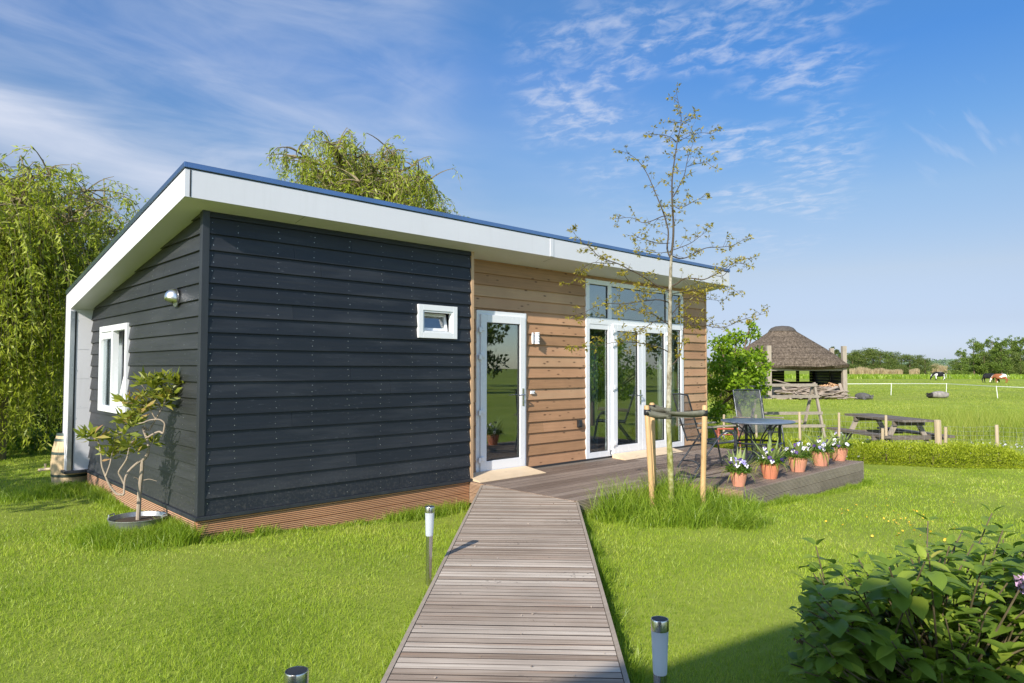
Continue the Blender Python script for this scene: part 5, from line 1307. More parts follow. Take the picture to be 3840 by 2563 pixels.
# the house beside the viewer: its corner throws the shadow over the near lawn
hx, hy, hh, ha = -5.98, -7.86, 5.0, math.radians(-10)
t = thing('brick_house', 'brick house out of frame behind the viewer whose corner shades the near lawn', 'house', (hx, hy, 0), ha)
w = MB(); w.box((-7, -9, -.1), (-.12, -.12, hh-.2)); w.build('wall', M['brick'], t, False, False)
w = MB(); w.box((-7.1, -9.1, hh-.195), (0, 0, hh)); w.build('roof', M['tile'], t, False, False)
w = MB(); w.box((-.125, -3.2, .9), (-.09, -1.6, 2.2)); wn = w.build('window', M['white_upvc'], t, False, False); w = MB(); w.box((-.091, -3.1, 1.0), (-.084, -1.7, 2.1)); w.build('pane', M['glass'], wn, False, False)

# ------------------------------------------------------------------ hydrangea in the near right corner
def hydrangea():
    D0 = 3.35; base = at(3520, 2563, D0); base[2] = 0.0
    t = thing('hydrangea', 'large leafy hydrangea bush filling the near right corner', 'bush', base)
    rnd = random.Random(77); tips = []
    outline = [(3060, 2050, 3.45), (3010, 2390, 3.3), (2965, 2490, 3.2), (3480, 1955, 3.5), (3720, 1925, 3.45), (3400, 2060, 3.4), (3610, 1990, 3.4), (3220, 2100, 3.4), (3300, 2190, 3.3), (3560, 2120, 3.5), (3800, 2090, 3.3), (3150, 2280, 3.3)]
    for u, v, d in outline: tips.append(at(u, v, d))
    for _ in range(270):
        u = rnd.uniform(2980, 4150); v = rnd.uniform(2095+max(0, 3350-u)*.45-max(0, min(1, (u-3350)/350))*125, 2750); d = rnd.uniform(2.75, 3.75); p = at(u, v, d)
        tips.append(p)
    for _ in range(22): tips.append(at(rnd.uniform(3020, 3260), rnd.uniform(2120, 2330), rnd.uniform(3.25, 3.6)))
    w = MB(); LV = []; LF = []; nv = 0
    def big_leaf(c, d, up, L):
        nonlocal nv
        d = unit(np.array(d)); s = unit(np.cross(d, up)); u_ = np.cross(s, d); n = 5; rows = []
        wd = L*rnd.uniform(.60, .76); bend = rnd.uniform(.15, .7); p = np.array(c, float); cur = d.copy()
        for i in range(n+1):
            f = i/n; hw = wd*.5*(math.sin(PI*(f*.90+.08))**.75)*(1 if f < .999 else 0.02)*(1-.25*f)
            wav = .06*L*math.sin(f*9+rnd.random())
            rows.append([p-s*hw+u_*(hw*.32+wav*.3), p-s*hw*.5+u_*hw*.20, p, p+s*hw*.5+u_*hw*.20, p+s*hw+u_*(hw*.32-wav*.3)])
            cur = unit(cur-u_*bend/n-np.array([0, 0, .35*bend/n])); p = p+cur*L/n
        for r in rows: LV.extend(r)
        for i in range(n):
            for j in range(4): a = nv+i*5+j; LF.append((a, a+1, a+6, a+5))
        nv += 5*(n+1)
    wa = w
    for k, tip in enumerate(tips):
        root = base+np.array([rnd.gauss(0, .10), rnd.gauss(0, .10), -.05]); mid = (root*.45+tip*.55)+np.array([rnd.gauss(0, .04), rnd.gauss(0, .04), -.03])
        st = spline([root, mid, tip], 9); (wa if k < 90 else w).tube(st, list(np.linspace(.0062, .003, 9)), 6)
        ax = unit(st[-1]-st[-3])
        a0 = rnd.uniform(0, PI); Ltop = rnd.uniform(.060, .100) if k > 11 else rnd.uniform(.075, .105)
        for lev in range(5):                     # opposite pairs, turning by a right angle each time
            c = st[-1]-ax*(.012+.055*lev) if lev else st[-1]; L = Ltop*(1.0+.33*min(lev, 2)) if lev else Ltop*.85
            for sg in (0, PI):
                if lev > 1 and rnd.random() < .18: continue
                a = a0+lev*PI/2+sg+rnd.gauss(0, .2); h = np.array([math.cos(a), math.sin(a), 0]); el_ = rnd.uniform(.35, .95) if lev == 0 else rnd.uniform(-.15, .6)
                d = h*math.cos(el_)+np.array([0, 0, 1])*math.sin(el_); big_leaf(c+d*.012, d, np.array([0, 0, 1.0])+h*.01, L*rnd.uniform(.7, 1.1))
    w.build('stems', M['stem_green'], t, True)
    o = np_obj('leaves', np.array(LV), np.array(LF), M['hydrangea'], t); o.data.polygons.foreach_set('use_smooth', [True]*len(LF))
    def head(c, r, mat, name, n):
        P, d = clump_points([(np.array(c), r)], n, .8); w2 = []; V, F = leaf_arrays(P, unit(rdir(n)), r*.55, r*.5, unit(d+rdir(n)*.4), .1, .1); np_obj(name, V, F, mat, t)
    head(at(3866, 2190, 2.85), .048, M['pink_petal'], 'flower_head', 190)
    for u, v, d in ((3270, 2400, 3.1), (3150, 2520, 3.1), (3640, 2260, 3.3), (3330, 2240, 3.4), (3000, 2395, 3.28)): head(at(u, v, d), .028, M['spent'], 'withered_head', 60)
hydrangea()

# ------------------------------------------------------------------ low golden hedge, garden fence, rack, picnic table
hp = np.array([cl((2640-1920)/FPX*14.5, 14.5), cl((3100-1920)/FPX*13.35, 13.35), cl((3500-1920)/FPX*12.75, 12.75), cl((3822-1920)/FPX*12.6, 12.6)])
def hedge():
    c = spline(hp, 60); t = thing('low_hedge', 'low golden green hedge running along the wire fence', 'hedge', (c[30][0], c[30][1], -.16)); n = 52000
    f = RNG.uniform(0, 58.99, n); i = f.astype(int); p = c[i]+(c[i+1]-c[i])*(f-i)[:, None]; d = unit(c[i+1]-c[i]); nr = np.stack([-d[:, 1], d[:, 0], np.zeros(n)], 1)
    a = RNG.uniform(-.25, PI+.25, n); g = 1+.12*vnoise(f*.9, f*0, 1.0, 2)+RNG.normal(0, .07, n); r = np.sqrt(RNG.uniform(.45, 1.1, n))
    P = p+nr*(np.cos(a)*r*.33*g)[:, None]; P[:, 2] = -.15+np.maximum(.0, np.sin(a)*r*.345*g)+.01
    end = np.clip((59-f)/3, .25, 1)**.5; P[:, 2] = -.15+(P[:, 2]+.15)*end
    D = unit(np.stack([nr[:, 0]*np.cos(a), nr[:, 1]*np.cos(a), np.sin(a)+.35], 1)+rdir(n)*.75); L = RNG.uniform(.025, .05, n)
    leaves('foliage', P, D, L, L*.36, M['box'], t)
    for k in range(3, 58, 4): w = MB(); w.tube([(c[k][0], c[k][1], -.2), (c[k][0]+.03, c[k][1], .05)], .012, 5); w.build('stem', M['bark'], t)
hedge()
def wire_fence():
    PX = [(2645, 1560, 14.9, .05), (2715, 1555, 14.7, .05), (2835, 1555, 14.4, .05), (2998, 1545, 14.1, .055), (3146, 1548, 13.9, .05), (3322, 1558, 13.6, .052), (3515, 1575, 13.4, .125), (3737, 1594, 13.3, .065), (3960, 1600, 13.2, .06)]
    t = thing('wire_fence', 'wire mesh garden fence on slim pale posts behind the golden hedge', 'fence', cl((3300-1920)/FPX*13.6, 13.6, -.16)); tops = []
    rnd = random.Random(9)
    for u, v, d, wd in PX:
        q = at(u, v, d); w = MB(); w.tube([(q[0]+rnd.gauss(0, .02), q[1]+rnd.gauss(0, .02), -.3), (q[0], q[1], q[2]-.01), q], [wd/2, wd/2, wd*.38], 8); w.build('post', M['fence_post'], t, True); tops.append(q)
    for u, v, d, wd in ((3310, 1607, 13.3, .06), (3546, 1602, 13.2, .06)):   # short struts
        q = at(u, v, d); w = MB(); w.tube([(q[0], q[1]+.02, -.3), q], [wd/2, wd/2], 8); w.build('strut', M['fence_post'], t, True)
    w = MB()
    for a, b_ in zip(tops[:-1], tops[1:]):
        L = np.hypot(b_[0]-a[0], b_[1]-a[1]); up = min(a[2], b_[2])-.03
        for z in np.linspace(-.10, up, 8):
            m_ = (a+b_)/2; w.tube([(a[0], a[1], z), (m_[0], m_[1], z-.012+rnd.gauss(0, .006)), (b_[0], b_[1], z)], .0016, 4, False)
        k = int(L/.11)
        for i in range(1, k):
            f = i/k; x, y = a[:2]+(b_[:2]-a[:2])*f; w.tube([(x, y, -.10), (x, y, up)], .0012, 3, False)
    w.build('wire_mesh', M['wire'], t)
wire_fence()
def rack():
    d0 = 17.8; A = at(2845, 1438, d0); Bq = at(3050, 1440, d0); base = (A+Bq)/2; base[2] = -.16
    t = thing('wooden_trestle', 'weathered A-shaped wooden trestle with rails behind the garden table', 'trestle', base)
    fr = FH
    fz = lambda p, off, z: np.array([p[0]+off*fr[0], p[1]+off*fr[1], z])
    H = A[2]
    for p, lx in ((A, .06), (Bq, .14)):
        q = p+RH*lx; w = MB(); w.bar(fz(p, -.03, H+.02), fz(q, -.30, -.2), .085, .05, RH); w.build('leg', M['grey_wood'], t)
        q = p-RH*.16; w = MB(); w.bar(fz(p, .03, H-.03), fz(q, .38, -.2), .08, .05, RH); w.build('leg', M['grey_wood'], t)
    for k, z in enumerate((H-.05, H-.34, H-.76, H-1.08)):
        f = (H-z)/(H+.2); off = -.03-.27*f-.05; a = fz(A+RH*(.06*f-.05), off, z); b_ = fz(Bq+RH*(.14*f+.05), off, z+.01)
        w = MB(); w.bar(a, b_, .035, .075, (0, 0, 1)); w.build('rail', M['grey_wood_x'], t)
    f = .8; w = MB(); w.bar(fz(A-RH*.16, .32, H-1.0), fz(Bq-RH*.16, .32, H-1.0), .035, .07); w.build('rail', M['grey_wood_x'], t)
rack()
def picnic():
    a = cl(7.84, 15.65, .6); b_ = cl(8.02, 13.65, .6); ctr = (a+b_)/2; ax = unit(np.array([b_[0]-a[0], b_[1]-a[1], 0])); nr = np.array([-ax[1], ax[0], 0]); L = np.linalg.norm((b_-a)[:2])/2; zt = .58
    c = np.array([ctr[0], ctr[1], 0.0]); t = thing('picnic_table', 'dark weathered picnic table with fixed benches beyond the wire fence', 'picnic table', (c[0], c[1], -.16))
    def slab(off, z, wd, th, name, k=1, ext=0.0):
        w = MB()
        for i in range(k):
            o = off+(i-(k-1)/2)*(wd/k); p = c+nr*o-ax*(L+ext); q = c+nr*o+ax*(L+ext); w.bar((p[0], p[1], z), (q[0], q[1], z), wd/k-.008, th)
        w.build(name, M['picnic'], t)
    slab(0, zt, .66, .045, 'table_top', 5); slab(-.60, .27, .27, .045, 'bench', 2, .05); slab(.60, .27, .27, .045, 'bench', 2, .05)
    for e in (-.55, .55):
        m_ = c+ax*L*e*1.2
        for s in (-1, 1):
            p = m_+nr*s*.22; q = m_+nr*s*.62; w = MB(); w.bar((p[0], p[1], zt-.03), (q[0], q[1], -.2), .09, .05, ax); w.build('leg', M['grey_wood'], t)
        for z, wd in ((.225, .78), (zt-.065, .34)):
            p = m_-nr*wd+ax*.05; q = m_+nr*wd+ax*.05; w = MB(); w.bar((p[0], p[1], z), (q[0], q[1], z), .045, .09); w.build('cross_beam', M['picnic'], t)
picnic()
# worn red garden cart behind the table
q = cl((2735-1920)/FPX*13.2, 13.2, -.16); t = thing('garden_cart', 'worn red cart with a coil of wire half hidden behind the garden table', 'cart', q)
w = MB(); z = Vector((0, 0, 1)); c = np.array(q)
def off(l, d, z): return c+RH*l+FH*d+np.array([0, 0, z])
for l in (-.22, .22):
    w.tube([off(l, 0, .05), off(l*.9, .1, .52), off(l*.9, .12, .62)], .014, 6)
w.tube([off(-.22, .1, .5), off(.22, .1, .5)], .012, 6); w.tube([off(-.2, .12, .61), off(.2, .12, .61)], .02, 6); w.build('frame', M['red_paint'], t, True)
w = MB(); w.box(tuple(off(-.25, .05, .49)), tuple(off(-.17, .13, .56)+np.array([.03, .03, .03]))); w.build('bracket', M['red_paint'], t)
w = MB()
for k in range(9): cc = off(.05+.0*k, .12, .46); w.tube([cc+RH*.13*math.cos(a)+np.array([0, 0, .09*math.sin(a)])+FH*.012*k for a in np.linspace(0, 2*PI, 15)], .004, 4, False)
w.build('wire_coil', M['wire'], t)

# ------------------------------------------------------------------ thatched hay barn with its timber heaps
def barn():
    c = cl((2933-1920)/FPX*43.6, 43.6, -.16); t = thing('thatched_barn', 'open sided barn with a weathered conical thatched roof on tall grey posts', 'barn', c)
    A = at(2882, 1297, 40.6); Bp = at(3164, 1304, 41.2); Cp = at(3118, 1309, 45.2); Dp = cl((3055-1920)/FPX*47.6, 47.6); Ep = cl((2770-1920)/FPX*46.5, 46.5); Fp = cl((2700-1920)/FPX*43.0, 43.0)
    posts = [A, Bp, Cp, Dp, Ep, Fp]; H = 2.98
    for p in posts: w = MB(); w.bar((p[0], p[1], -.3), (p[0], p[1], H), .24, .24, RH); w.build('post', M['grey_wood'], t)
    poly = [np.array([p[0], p[1]]) for p in posts]; cc = np.mean(poly, axis=0)
    # roof rings: polygon at the eaves easing to a circle at the crown
    ap = at(2933, 1240, 43.6); seg = 12*6; rings = []
    out = []
    for i in range(6):
        a, b_ = poly[i], poly[(i+1) % 6]
        for k in range(12): out.append(a+(b_-a)*k/12)
    out = np.array(out); dirc = out-cc; 
    prof = [(1.015, 1.62), (1.085, 1.66), (1.10, 1.80), (1.03, 2.02), (.88, 2.42), (.70, 2.86), (.52, 3.28), (.36, 3.64), (.24, 3.92), (.205, 4.04)]
    top = np.array([ap[0], ap[1]])
    V = []
    rn = np.random.default_rng(5)
    for k, (f, z) in enumerate(prof):
        s = k/(len(prof)-1); ctr = cc*(1-s)+top*s
        th = np.arctan2(dirc[:, 1], dirc[:, 0]); rad = np.linalg.norm(dirc, axis=1); rm = rad.mean(); r = (rad*(1-s**.8)+rm*s**.8)*f
        jit = rn.normal(0, .02, seg); V.append(np.stack([ctr[0]+(r+jit)*np.cos(th), ctr[1]+(r+jit)*np.sin(th), np.full(seg, z)+rn.normal(0, .012, seg)+(.05*np.cos(6*np.pi*np.arange(seg)/seg*2)*(1-s) if k < 3 else 0)], 1))
    n = len(prof); w = MB(); F = [(i*seg+j, i*seg+(j+1) % seg, (i+1)*seg+(j+1) % seg, (i+1)*seg+j) for i in range(n-1) for j in range(seg)]
    w._add(np.concatenate(V), F); w.face([tuple(x) for x in V[0]][::-1]); rf = w.build('roof', M['thatch'], t, True)
    w = MB(); w.lathe([(.0, 3.90), (.82, 3.98), (.80, 4.05), (.66, 4.20), (.42, 4.30), (.0, 4.34)], 28, (ap[0], ap[1], 0)); w.build('cap', M['thatch_cap'], rf, True)
    # layered thatch edge lines
    w = MB()
    for i in range(6):
        a, b_ = posts[i], posts[(i+1) % 6]; p = cc+(np.array(a[:2])-cc)*.985; q = cc+(np.array(b_[:2])-cc)*.985
        w = MB(); w.bar((p[0], p[1], 1.57), (q[0], q[1], 1.57), .16, .15); w.build('eave_beam', M['grey_wood_x'], t)
    def wallp(i, z0, z1, holes=(), ins=.97):
        a = cc+(poly[i]-cc)*ins; b_ = cc+(poly[(i+1) % 6]-cc)*ins; L = np.linalg.norm(b_-a); e = (b_-a)/L; w = MB()
        z = z0
        while z < z1-.01:
            zz = min(z+.19, z1)
            segs = [(0, L)]
            for h0, h1, g0, g1 in holes:
                if zz > g0+.02 and z < g1-.02: segs = [(0, h0*L), (h1*L, L)] if len(segs) == 1 else [segs[0], (segs[1][0], h0*L), (h1*L, L)]
            for s0, s1 in segs:
                p = a+e*s0; q = a+e*s1; w.bar((p[0], p[1], (z+zz)/2), (q[0], q[1], (z+zz)/2), .03, zz-z-.006)
            z = zz
        w.build('board_wall', M['tar_board'], t)
    wallp(0, -.2, .52, (), .97); wallp(1, -.2, 1.56); wallp(4, -.2, 1.56, ()); wallp(5, -.2, 1.56)
    wallp(3, -.2, 1.56, [(.065, .205, .80, 1.42), (.25, .41, .80, 1.42)]); wallp(2, -.2, 1.5, [])
    # heaps
    rnd = random.Random(66); e = unit(np.array([*(poly[1]-poly[0]), 0])); nin = np.array([-e[1], e[0], 0]); nin = nin if np.dot(nin[:2], cc-poly[0]) > 0 else -nin
    a0 = np.array([*poly[0], 0]); L = np.linalg.norm(poly[1]-poly[0])
    for k in range(64):
        f = rnd.uniform(.08, .93); lay = k/64; hmax = .62*math.sin(PI*min(.93, max(.08, f)))**.6
        z = -.12+hmax*lay*1.15+rnd.uniform(0, .05); o = -.35-rnd.uniform(.0, .85)*(1-lay*.75)
        p = a0+e*L*f+nin*o+np.array([0, 0, z]); ang = rnd.gauss(0, .3) if rnd.random() < .8 else rnd.uniform(.5, 1.4); dv = e*math.cos(ang)-nin*math.sin(ang); tilt = rnd.gauss(0, .14); dv = dv+np.array([0, 0, tilt]); ln = rnd.uniform(.5, 2.0)
        w = MB(); w.bar(p-dv*ln/2, p+dv*ln/2, rnd.uniform(.12, .24), rnd.uniform(.025, .05), (rnd.gauss(0, .35), rnd.gauss(0, .35), 1))
        o_ = w.build('old_plank', M['plank']); tag(o_, 'weathered grey plank lying in the heap before the thatched barn', 'plank', 'planks heaped in front of the thatched barn')
    for k, (f, u0, h, l2) in enumerate(((.20, -.5, .55, 'short grey plank leaning at the left of the barn heap'), (.62, -.4, .42, 'pale plank leaning steeply against the middle of the barn heap'), (.955, -.2, .75, 'long plank leaning against the low barn wall by the right post'))):
        p = a0+e*L*f+nin*u0*1.6+np.array([0, 0, -.16]); q = a0+e*L*(f-.03)+nin*(-.08)+np.array([0, 0, h])
        w = MB(); w.bar(p, q, .17, .035, nin); o_ = w.build('leaning_plank', M['plank']); tag(o_, l2, 'plank')
    w = MB(); p = a0+e*L*.10+nin*.3; q = a0+e*L*.52+nin*.6; w.bar((p[0], p[1], .95), (q[0], q[1], .50), .16, .06); o_ = w.build('slanting_beam', M['plank']); tag(o_, 'long brown beam slanting down inside the thatched barn', 'beam')
    w = MB(); p = a0+e*L*.82+nin*.2; q = a0+e*L*.98+nin*.3; w.bar((p[0], p[1], .78), (q[0], q[1], .60), .12, .05); o_ = w.build('slanting_beam', M['firewood']); tag(o_, 'short pale beam resting on the firewood in the thatched barn', 'beam')
    for k in range(22):
        f = rnd.uniform(.62, .97); p = a0+e*L*f+nin*rnd.uniform(-.03, .22)+np.array([0, 0, .545+rnd.uniform(0, .10)*(1-abs(f-.8)*3)]); dv = unit(np.array([rnd.gauss(0, .5), rnd.gauss(0, .5), rnd.gauss(0, .15)]))
        w = MB(); rr = rnd.uniform(.035, .06); w.tube([p-dv*.15, p+dv*.15], [rr, rr*.9], 5); o_ = w.build('firewood_log', M['firewood']); tag(o_, 'split orange log stacked on the low wall of the thatched barn', 'log', 'firewood on the barn wall')
barn()

# ------------------------------------------------------------------ white tape fence in the field
def tape_fence():
    P = [(3341, 1483, 1438), (3548, 1478, 1438), (3742, 1495, 1448)]; t = thing('tape_fence', 'white tape strung on thin white posts across the meadow', 'fence', onz(3548, 1478, -.16)); tops = []
    for u, v, vt in P:
        g = onz(u, v, -.16); dd = (g-CAM)@FW; q = at(u+(-6 if u > 3700 else 2), vt, dd); w = MB(); w.tube([g-np.array([0, 0, .1]), q], .021, 6); w.build('post', M['white_tape'], t, True); tops.append(q)
    a = at(2800, 1440, 47); tops = [a]+tops+[at(3960, 1456, 38)]
    w = MB()
    for p, q in zip(tops[:-1], tops[1:]): w.bar(p-np.array([0, 0, .03]), q-np.array([0, 0, .03]), .006, .032)
    w.build('tape', M['white_tape'], t)
tape_fence()

# ------------------------------------------------------------------ animals
def skin_body(name, J, E_, mat, parent, lv=2):
    """one continuous body grown round a skeleton: J joints (x,y,z,r), E_ bones; joint 0 is the root"""
    me = bpy.data.meshes.new(name); me.from_pydata([j[:3] for j in J], E_, []); me.materials.append(mat); o = link(name, me, parent)
    sk = o.modifiers.new('skin', 'SKIN'); sv = me.skin_vertices[0].data
    for i, j in enumerate(J):
        r = j[3]; sv[i].radius = (r, r) if not isinstance(r, tuple) else r
    sv[0].use_root = True
    sk.use_smooth_shade = True; sb = o.modifiers.new('sub', 'SUBSURF'); sb.levels = lv; sb.render_levels = lv
    return o
def patch_mat(name, a, b_, thr, sc, seed, rough=.75):
    b = NB(name); n = b.noise(sc, 2, .4, b.map((1, 1, 1), (seed, seed*.7, seed*1.3))); f = b.rng(n, thr-.012, thr+.012)
    return b.done(b.bsdf(b.mix(f, a, b_), rough, 0, None, .25))
def cow(loc, rz, label, mat, s=1.0, grazing=True):
    """x is forward"""
    t = thing('cow', label, 'cow', loc, rz, 'cattle in the meadow'); t.scale = (s, s, s)
    J = [(-.55, 0, 1.02, (.34, .40)), (-.15, 0, .95, (.40, .44)), (.30, 0, .97, (.38, .42)), (.62, 0, 1.02, (.30, .36)), (-.84, 0, 1.08, (.27, .32)),
         (.90, 0, .98, (.15, .20)), (1.14, 0, .62, (.12, .15)), (1.26, 0, .34, (.12, .12)), (1.34, 0, .10, (.075, .075))]
    Ed = [(0, 1), (1, 2), (2, 3), (0, 4), (3, 5), (5, 6), (6, 7), (7, 8)]
    for x, y, st in ((.50, .17, 2), (.42, -.17, 2)):
        k = len(J); J += [(x, y, .70, .13), (x+.02, y, .40, .075), (x, y, .10, .05), (x+.03, y, .02, .06)]; Ed += [(st, k), (k, k+1), (k+1, k+2), (k+2, k+3)]
    for x, y in ((-.66, .19), (-.74, -.19)):
        k = len(J); J += [(x+.08, y, .76, .17), (x-.10, y, .48, .075), (x-.02, y, .10, .05), (x+.02, y, .02, .06)]; Ed += [(0, k), (k, k+1), (k+1, k+2), (k+2, k+3)]
    skin_body('body', J, Ed, mat, t)
    for s_ in (-1, 1):
        w = MB(); w.tube([(1.14, s_*.10, .50), (1.10, s_*.20, .49), (1.08, s_*.27, .45)], [.03, .05, .015], 6); w.build('ear', mat, t, True, False)
    w = MB(); w.tube([(-.98, 0, 1.16), (-1.08, 0, .95), (-1.08, 0, .55), (-1.07, .01, .38)], [.03, .022, .018, .035], 6); w.build('tail', mat, t, True, False)
    w = MB(); w.lathe([(0, .56), (.10, .60), (.13, .68), (.10, .74)], 10, (-.45, 0, 0)); w.build('udder', M['pot'], t, True, False)
bw = patch_mat('black_and_white_hide', (.75, .73, .70), (.010, .010, .012), .44, 1.7, 2.9)
bk = patch_mat('black_hide', (.012, .012, .014), (.02, .02, .022), .5, 2, 1)
rw = patch_mat('red_and_white_hide', (.78, .72, .66), (.30, .105, .045), .45, 1.5, 4.1)
g = onz(3522, 1427, -.16); cow(g, YAW+PI/2-.15, 'black and white cow grazing sideways among the white birds', bw, 1.0)
g = onz(3710, 1436, -.16); cow(g, YAW+PI+.5, 'black cow grazing head on beside the reddish cow', bk, .92)
g = onz(3752, 1437, -.16); cow(g, YAW+.75, 'red and white cow seen from behind, far right of the meadow', rw, .88)
def pig(loc, rz, label, mat, s=1.0):
    t = thing('pig', label, 'pig', loc, rz, 'pigs dozing in the meadow'); t.scale = (s, s, s)
    J = [(-.25, 0, .22, (.22, .21)), (.05, 0, .24, (.24, .23)), (.32, 0, .22, (.20, .20)), (.50, 0, .19, (.15, .15)), (.66, 0, .15, (.11, .11)), (.80, 0, .11, (.06, .06)), (-.46, 0, .18, (.15, .15))]
    Ed = [(0, 1), (1, 2), (2, 3), (3, 4), (4, 5), (0, 6)]
    for x, st in ((.25, 2), (-.35, 0)):
        for y in (-.16, -.2):
            k = len(J); J += [(x, y, .10, .09), (x+.12, y-.10, .05, .05), (x+.26, y-.10, .035, .035)]; Ed += [(st, k), (k, k+1), (k+1, k+2)]
    skin_body('body', J, Ed, mat, t)
    for s_ in (-1, 1): w = MB(); w.tube([(.60, s_*.08, .24), (.68, s_*.11, .27), (.78, s_*.10, .20)], [.03, .05, .01], 6); w.build('ear', mat, t, True, False)
b = NB('grey_pig_hide'); sp = b.N.new('ShaderNodeSeparateXYZ'); b.L.new(b.obj, sp.inputs[0])
c = b.mix(b.rng(sp.outputs[0], .44, .50), b.ramp(b.noise(6), [(.3, (.18, .16, .15)), (.7, (.36, .325, .30))]), (.025, .022, .022)); gp = b.done(b.bsdf(c, .8, 0, None, .2))
g = onz(3525, 1494, -.16); pig(g, YAW+PI/2, 'grey pig with a black head lying on its side by the middle fence post', gp, 1.05)
g = onz(3235, 1499, -.16); pig(g, YAW+PI+.3, 'dark grey pig curled up on the grass right of the thatched barn', simple('dark_pig_hide', (.10, .095, .095), .8, var=.3, scale=8), .95)
def bird(loc, rz, label, s=1.0, head=True):
    t = thing('goose', label, 'bird', loc, rz, 'white and grey birds resting near the cows'); t.scale = (s, s, s)
    skin_body('body', [(0, 0, .16, (.11, .10)), (.16, 0, .18, (.085, .08)), (-.20, 0, .17, (.08, .06)), (-.36, 0, .20, (.03, .02)), (.26, 0, .26, .05), (.30, 0, .38, .035), (.36, 0, .41, .045), (.44, 0, .395, .018)], [(0, 1), (0, 2), (2, 3), (1, 4), (4, 5), (5, 6), (6, 7)], gw, t, 2)
    w = MB(); w.lathe([(.0, .235), (.09, .22), (.11, .19), (.09, .17)], 10, (-.08, 0, 0.02)); w.build('wing', gd, t, True, False)
gw = simple('white_feathers', (.72, .71, .69), .8, var=.05); gd = simple('dark_grey_feathers', (.13, .13, .14), .8, var=.15)
for u, v, lab in ((3324, 1418, 'leftmost white bird resting in the meadow'), (3380, 1418.5, 'second white bird from the left in the meadow'), (3403, 1418, 'small grey bird third from the left in the meadow'), (3423, 1418, 'tiny bird fourth from the left in the meadow'),
                  (3451, 1420, 'largest white bird lying left of the black and white cow'), (3494, 1420, "white bird right in front of the grazing cow's head"), (3546, 1421, 'white bird right behind the black and white cow'), (3560, 1420, 'dark winged bird a little right of the black and white cow'), (3678, 1417, 'lone bird left of the black cow')):
    g = onz(u, v, -.16); bird(g, YAW+PI/2+random.uniform(-.6, .6), lab, random.uniform(1.0, 1.35))

# ------------------------------------------------------------------ far trees, reeds and wood
def tree_proto(name, kind, h, seed, nl=5200):
    rnd = random.Random(seed); t = thing(name, '', 'tree'); w = MB(); w.tube([(0, 0, -.5), (.1*h*.1, 0, h*.45), (0, 0, h*.9)], [h*.018, h*.012, h*.003], 6)
    w.build('trunk', M['bark'], t, True, False)
    mat, sz, clumps = None, 0, []
    if kind == 'birch':
        mat, sz = 'far_leaf_a', .55
        for _ in range(54):
            z = rnd.uniform(.02, .97)**.9; r = .27*(1-z)**.6+.03; a = rnd.uniform(0, 2*PI); q = rnd.uniform(.2, 1)*r*1.15; clumps.append((np.array([q*math.cos(a), q*math.sin(a), z])*h, rnd.uniform(.05, .10)*h*(1.25-z*.7)))
    elif kind == 'alder':
        mat, sz = 'far_leaf_b', .55
        for _ in range(34):
            z = rnd.uniform(.0, .92); r = .42*math.sin(PI*min(.95, z*.75+.22)); a = rnd.uniform(0, 2*PI); q = rnd.uniform(.3, 1)*r; clumps.append((np.array([q*math.cos(a), q*math.sin(a), z])*h, rnd.uniform(.09, .16)*h))
    else:
        mat, sz = 'far_leaf_c', .5
        for _ in range(14):
            z = rnd.uniform(.55, .97); a = rnd.uniform(0, 2*PI); q = rnd.uniform(.1, .24); clumps.append((np.array([q*math.cos(a), q*math.sin(a), z])*h, rnd.uniform(.06, .11)*h))
    P, d = clump_points(clumps, nl, .35); D = unit(d*.5+rdir(nl)); L = sz*.8*h/14*RNG.uniform(.6, 1.3, nl); leaves('crown', P, D, L, L*.6, M[mat], t, None, .15, .1, False)
    return t
protos = {k: [tree_proto(n, k, 10.0, sd) for sd in seeds] for k, n, seeds in (('birch', 'birch_tree', (1, 2, 3)), ('alder', 'alder_tree', (4, 5, 6)), ('pine', 'pine_tree', (7,)))}
used = set()
def place_tree(kind, i, u, vtop, d, label, group, wide=1.0):
    """crown top seen at row vtop, foot on the meadow at distance d"""
    pr = protos[kind][i % len(protos[kind])]; o = pr if pr.name not in used else copy_tree(pr); used.add(pr.name)
    h = (1386-vtop)/FPX*d+1.76; q = cl((u-1920)/FPX*d, d, -.2); o.location = q; k = h/10; o.scale = (k*wide, k*wide, k); o.rotation_euler = (0, 0, random.uniform(0, 6.28))
    tag(o, label, 'tree', group)
RG = 'trees of the copse at the right edge'; LG = 'trees along the far reed bed'
right = [('birch', 3605, 1305, 'thin pale birch at the left end of the right copse'), ('alder', 3585, 1345, 'low round alder at the left foot of the right copse'), ('alder', 3625, 1335, 'bushy alder between the first two birches of the right copse'), ('birch', 3652, 1266, 'tall birch, first high top from the left in the right copse'), ('birch', 3678, 1285, 'birch just right of the first high top in the right copse'),
         ('alder', 3690, 1322, 'mid green alder in the middle of the right copse'), ('birch', 3722, 1259, 'slender pointed birch in the middle of the right copse'), ('alder', 3735, 1300, 'dense alder under the pointed birch of the right copse'), ('birch', 3755, 1272, 'birch between the pointed and the tallest tree of the right copse'), ('birch', 3795, 1256, 'tallest spreading birch near the right edge'),
         ('alder', 3775, 1305, 'round alder left of the tallest birch'), ('birch', 3828, 1262, 'birch cut by the right edge of the picture'), ('alder', 3835, 1300, 'low alder at the right edge under the cut birch'), ('birch', 3890, 1270, 'birch just beyond the right edge of the copse')]
for i, (k, u, v, lab) in enumerate(right): place_tree(k, i, u, v, random.uniform(165, 195), lab, RG, 1.35 if k == 'alder' else 1.15)
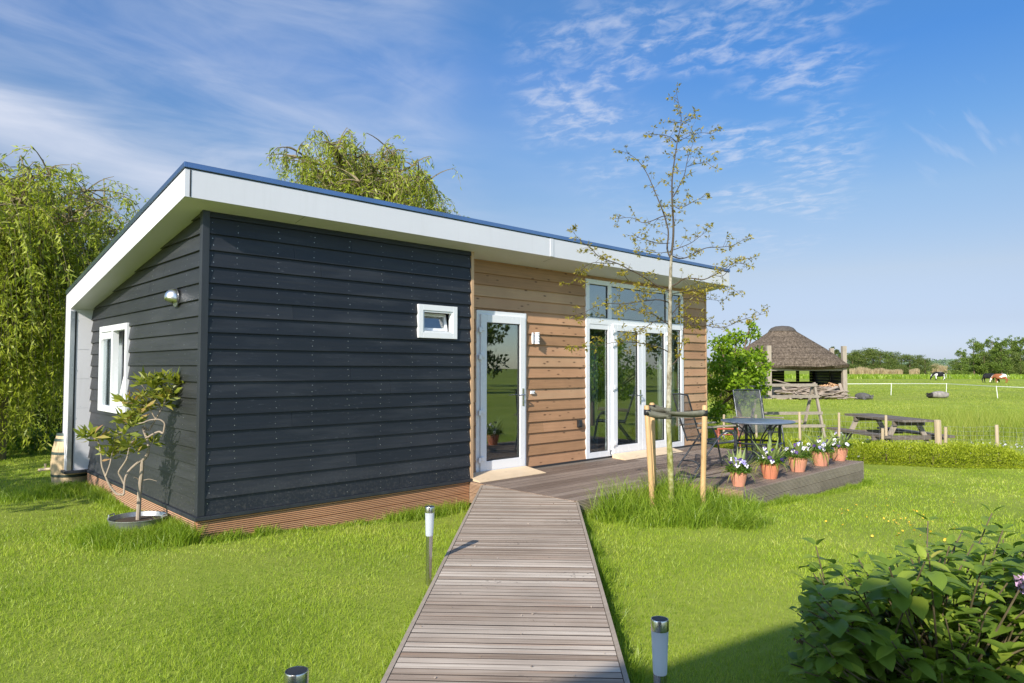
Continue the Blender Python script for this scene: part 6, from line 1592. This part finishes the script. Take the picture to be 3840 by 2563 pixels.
left = [('alder', 3195, 1318, 'round alder just right of the thatched barn'), ('alder', 3222, 1312, 'second alder right of the thatched barn'), ('pine', 3140, 1302, 'dark pine top showing over the barn posts'), ('alder', 3245, 1306, 'taller alder near the left end of the reed bed'), ('alder', 3275, 1303, 'highest round alder left of the middle of the far row'),
        ('alder', 3300, 1318, 'low alder behind the tan reeds'), ('birch', 3330, 1317, 'narrow birch in the middle of the far row'), ('alder', 3352, 1318, 'alder right of the narrow birch in the far row'), ('alder', 3380, 1328, 'flat topped alder in the right half of the far row'), ('alder', 3412, 1327, 'dark alder above the right hand reeds'), ('alder', 3440, 1330, 'alder near the right end of the far row'), ('alder', 3468, 1343, 'last low alder at the right end of the far row'), ('alder', 3165, 1325, 'alder half hidden by the right barn post'), ('alder', 3110, 1322, 'alder behind the barn roof edge'),
        ('alder', 3386, 1368, 'small willow bush standing before the reeds'), ('alder', 3264, 1372, 'little round bush in front of the tan reeds')]
for i, (k, u, v, lab) in enumerate(left): d = random.uniform(235, 270) if v < 1360 else 215; place_tree(k, i, u, v, d, lab, LG, 1.7 if k == 'alder' else 1.1)
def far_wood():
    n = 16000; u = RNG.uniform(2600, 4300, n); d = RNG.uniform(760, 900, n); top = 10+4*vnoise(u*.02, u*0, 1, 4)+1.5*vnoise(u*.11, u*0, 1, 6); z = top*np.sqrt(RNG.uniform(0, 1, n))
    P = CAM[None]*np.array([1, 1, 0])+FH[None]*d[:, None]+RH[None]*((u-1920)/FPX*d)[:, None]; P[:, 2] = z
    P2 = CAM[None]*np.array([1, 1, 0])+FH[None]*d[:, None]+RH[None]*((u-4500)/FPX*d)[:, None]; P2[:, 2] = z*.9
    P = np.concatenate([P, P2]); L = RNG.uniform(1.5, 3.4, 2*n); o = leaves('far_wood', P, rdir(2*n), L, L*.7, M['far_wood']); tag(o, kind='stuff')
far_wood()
def reeds():
    P = []; H = []
    for u0, u1, d, h, k in ((3185, 3262, 205, 2.3, 900), (3262, 3345, 210, 2.0, 900), (3345, 3385, 212, 1.7, 400), (3408, 3446, 214, 1.9, 500), (3488, 3552, 330, 4.2, 700)):
        u = RNG.uniform(u0, u1, k); dd = d+RNG.uniform(-4, 4, k); q = CAM[None]*np.array([1, 1, 0])+FH[None]*dd[:, None]+RH[None]*((u-1920)/FPX*dd)[:, None]; q[:, 2] = -.16; P.append(q); H.append(h*RNG.uniform(.7, 1.1, k)*(1+.12*np.sin(u*.09)))
    P = np.concatenate(P); H = np.concatenate(H); V, F = blades(P, H, np.full(len(P), .14), np.full(len(P), .15)); tag(np_obj('reed_bed', V, F, M['reed']), kind='stuff')
    # a line of rougher growth along the far ditch
    n = 14000; u = RNG.uniform(2500, 4200, n); dd = RNG.uniform(125, 160, n); q = CAM[None]*np.array([1, 1, 0])+FH[None]*dd[:, None]+RH[None]*((u-1920)/FPX*dd)[:, None]; q[:, 2] = -.18
    V, F = blades(q, RNG.uniform(.3, .95, n), np.full(n, .16), RNG.uniform(.1, .5, n)); tag(np_obj('ditch_growth', V, F, M['longgrass']), kind='stuff')
reeds()
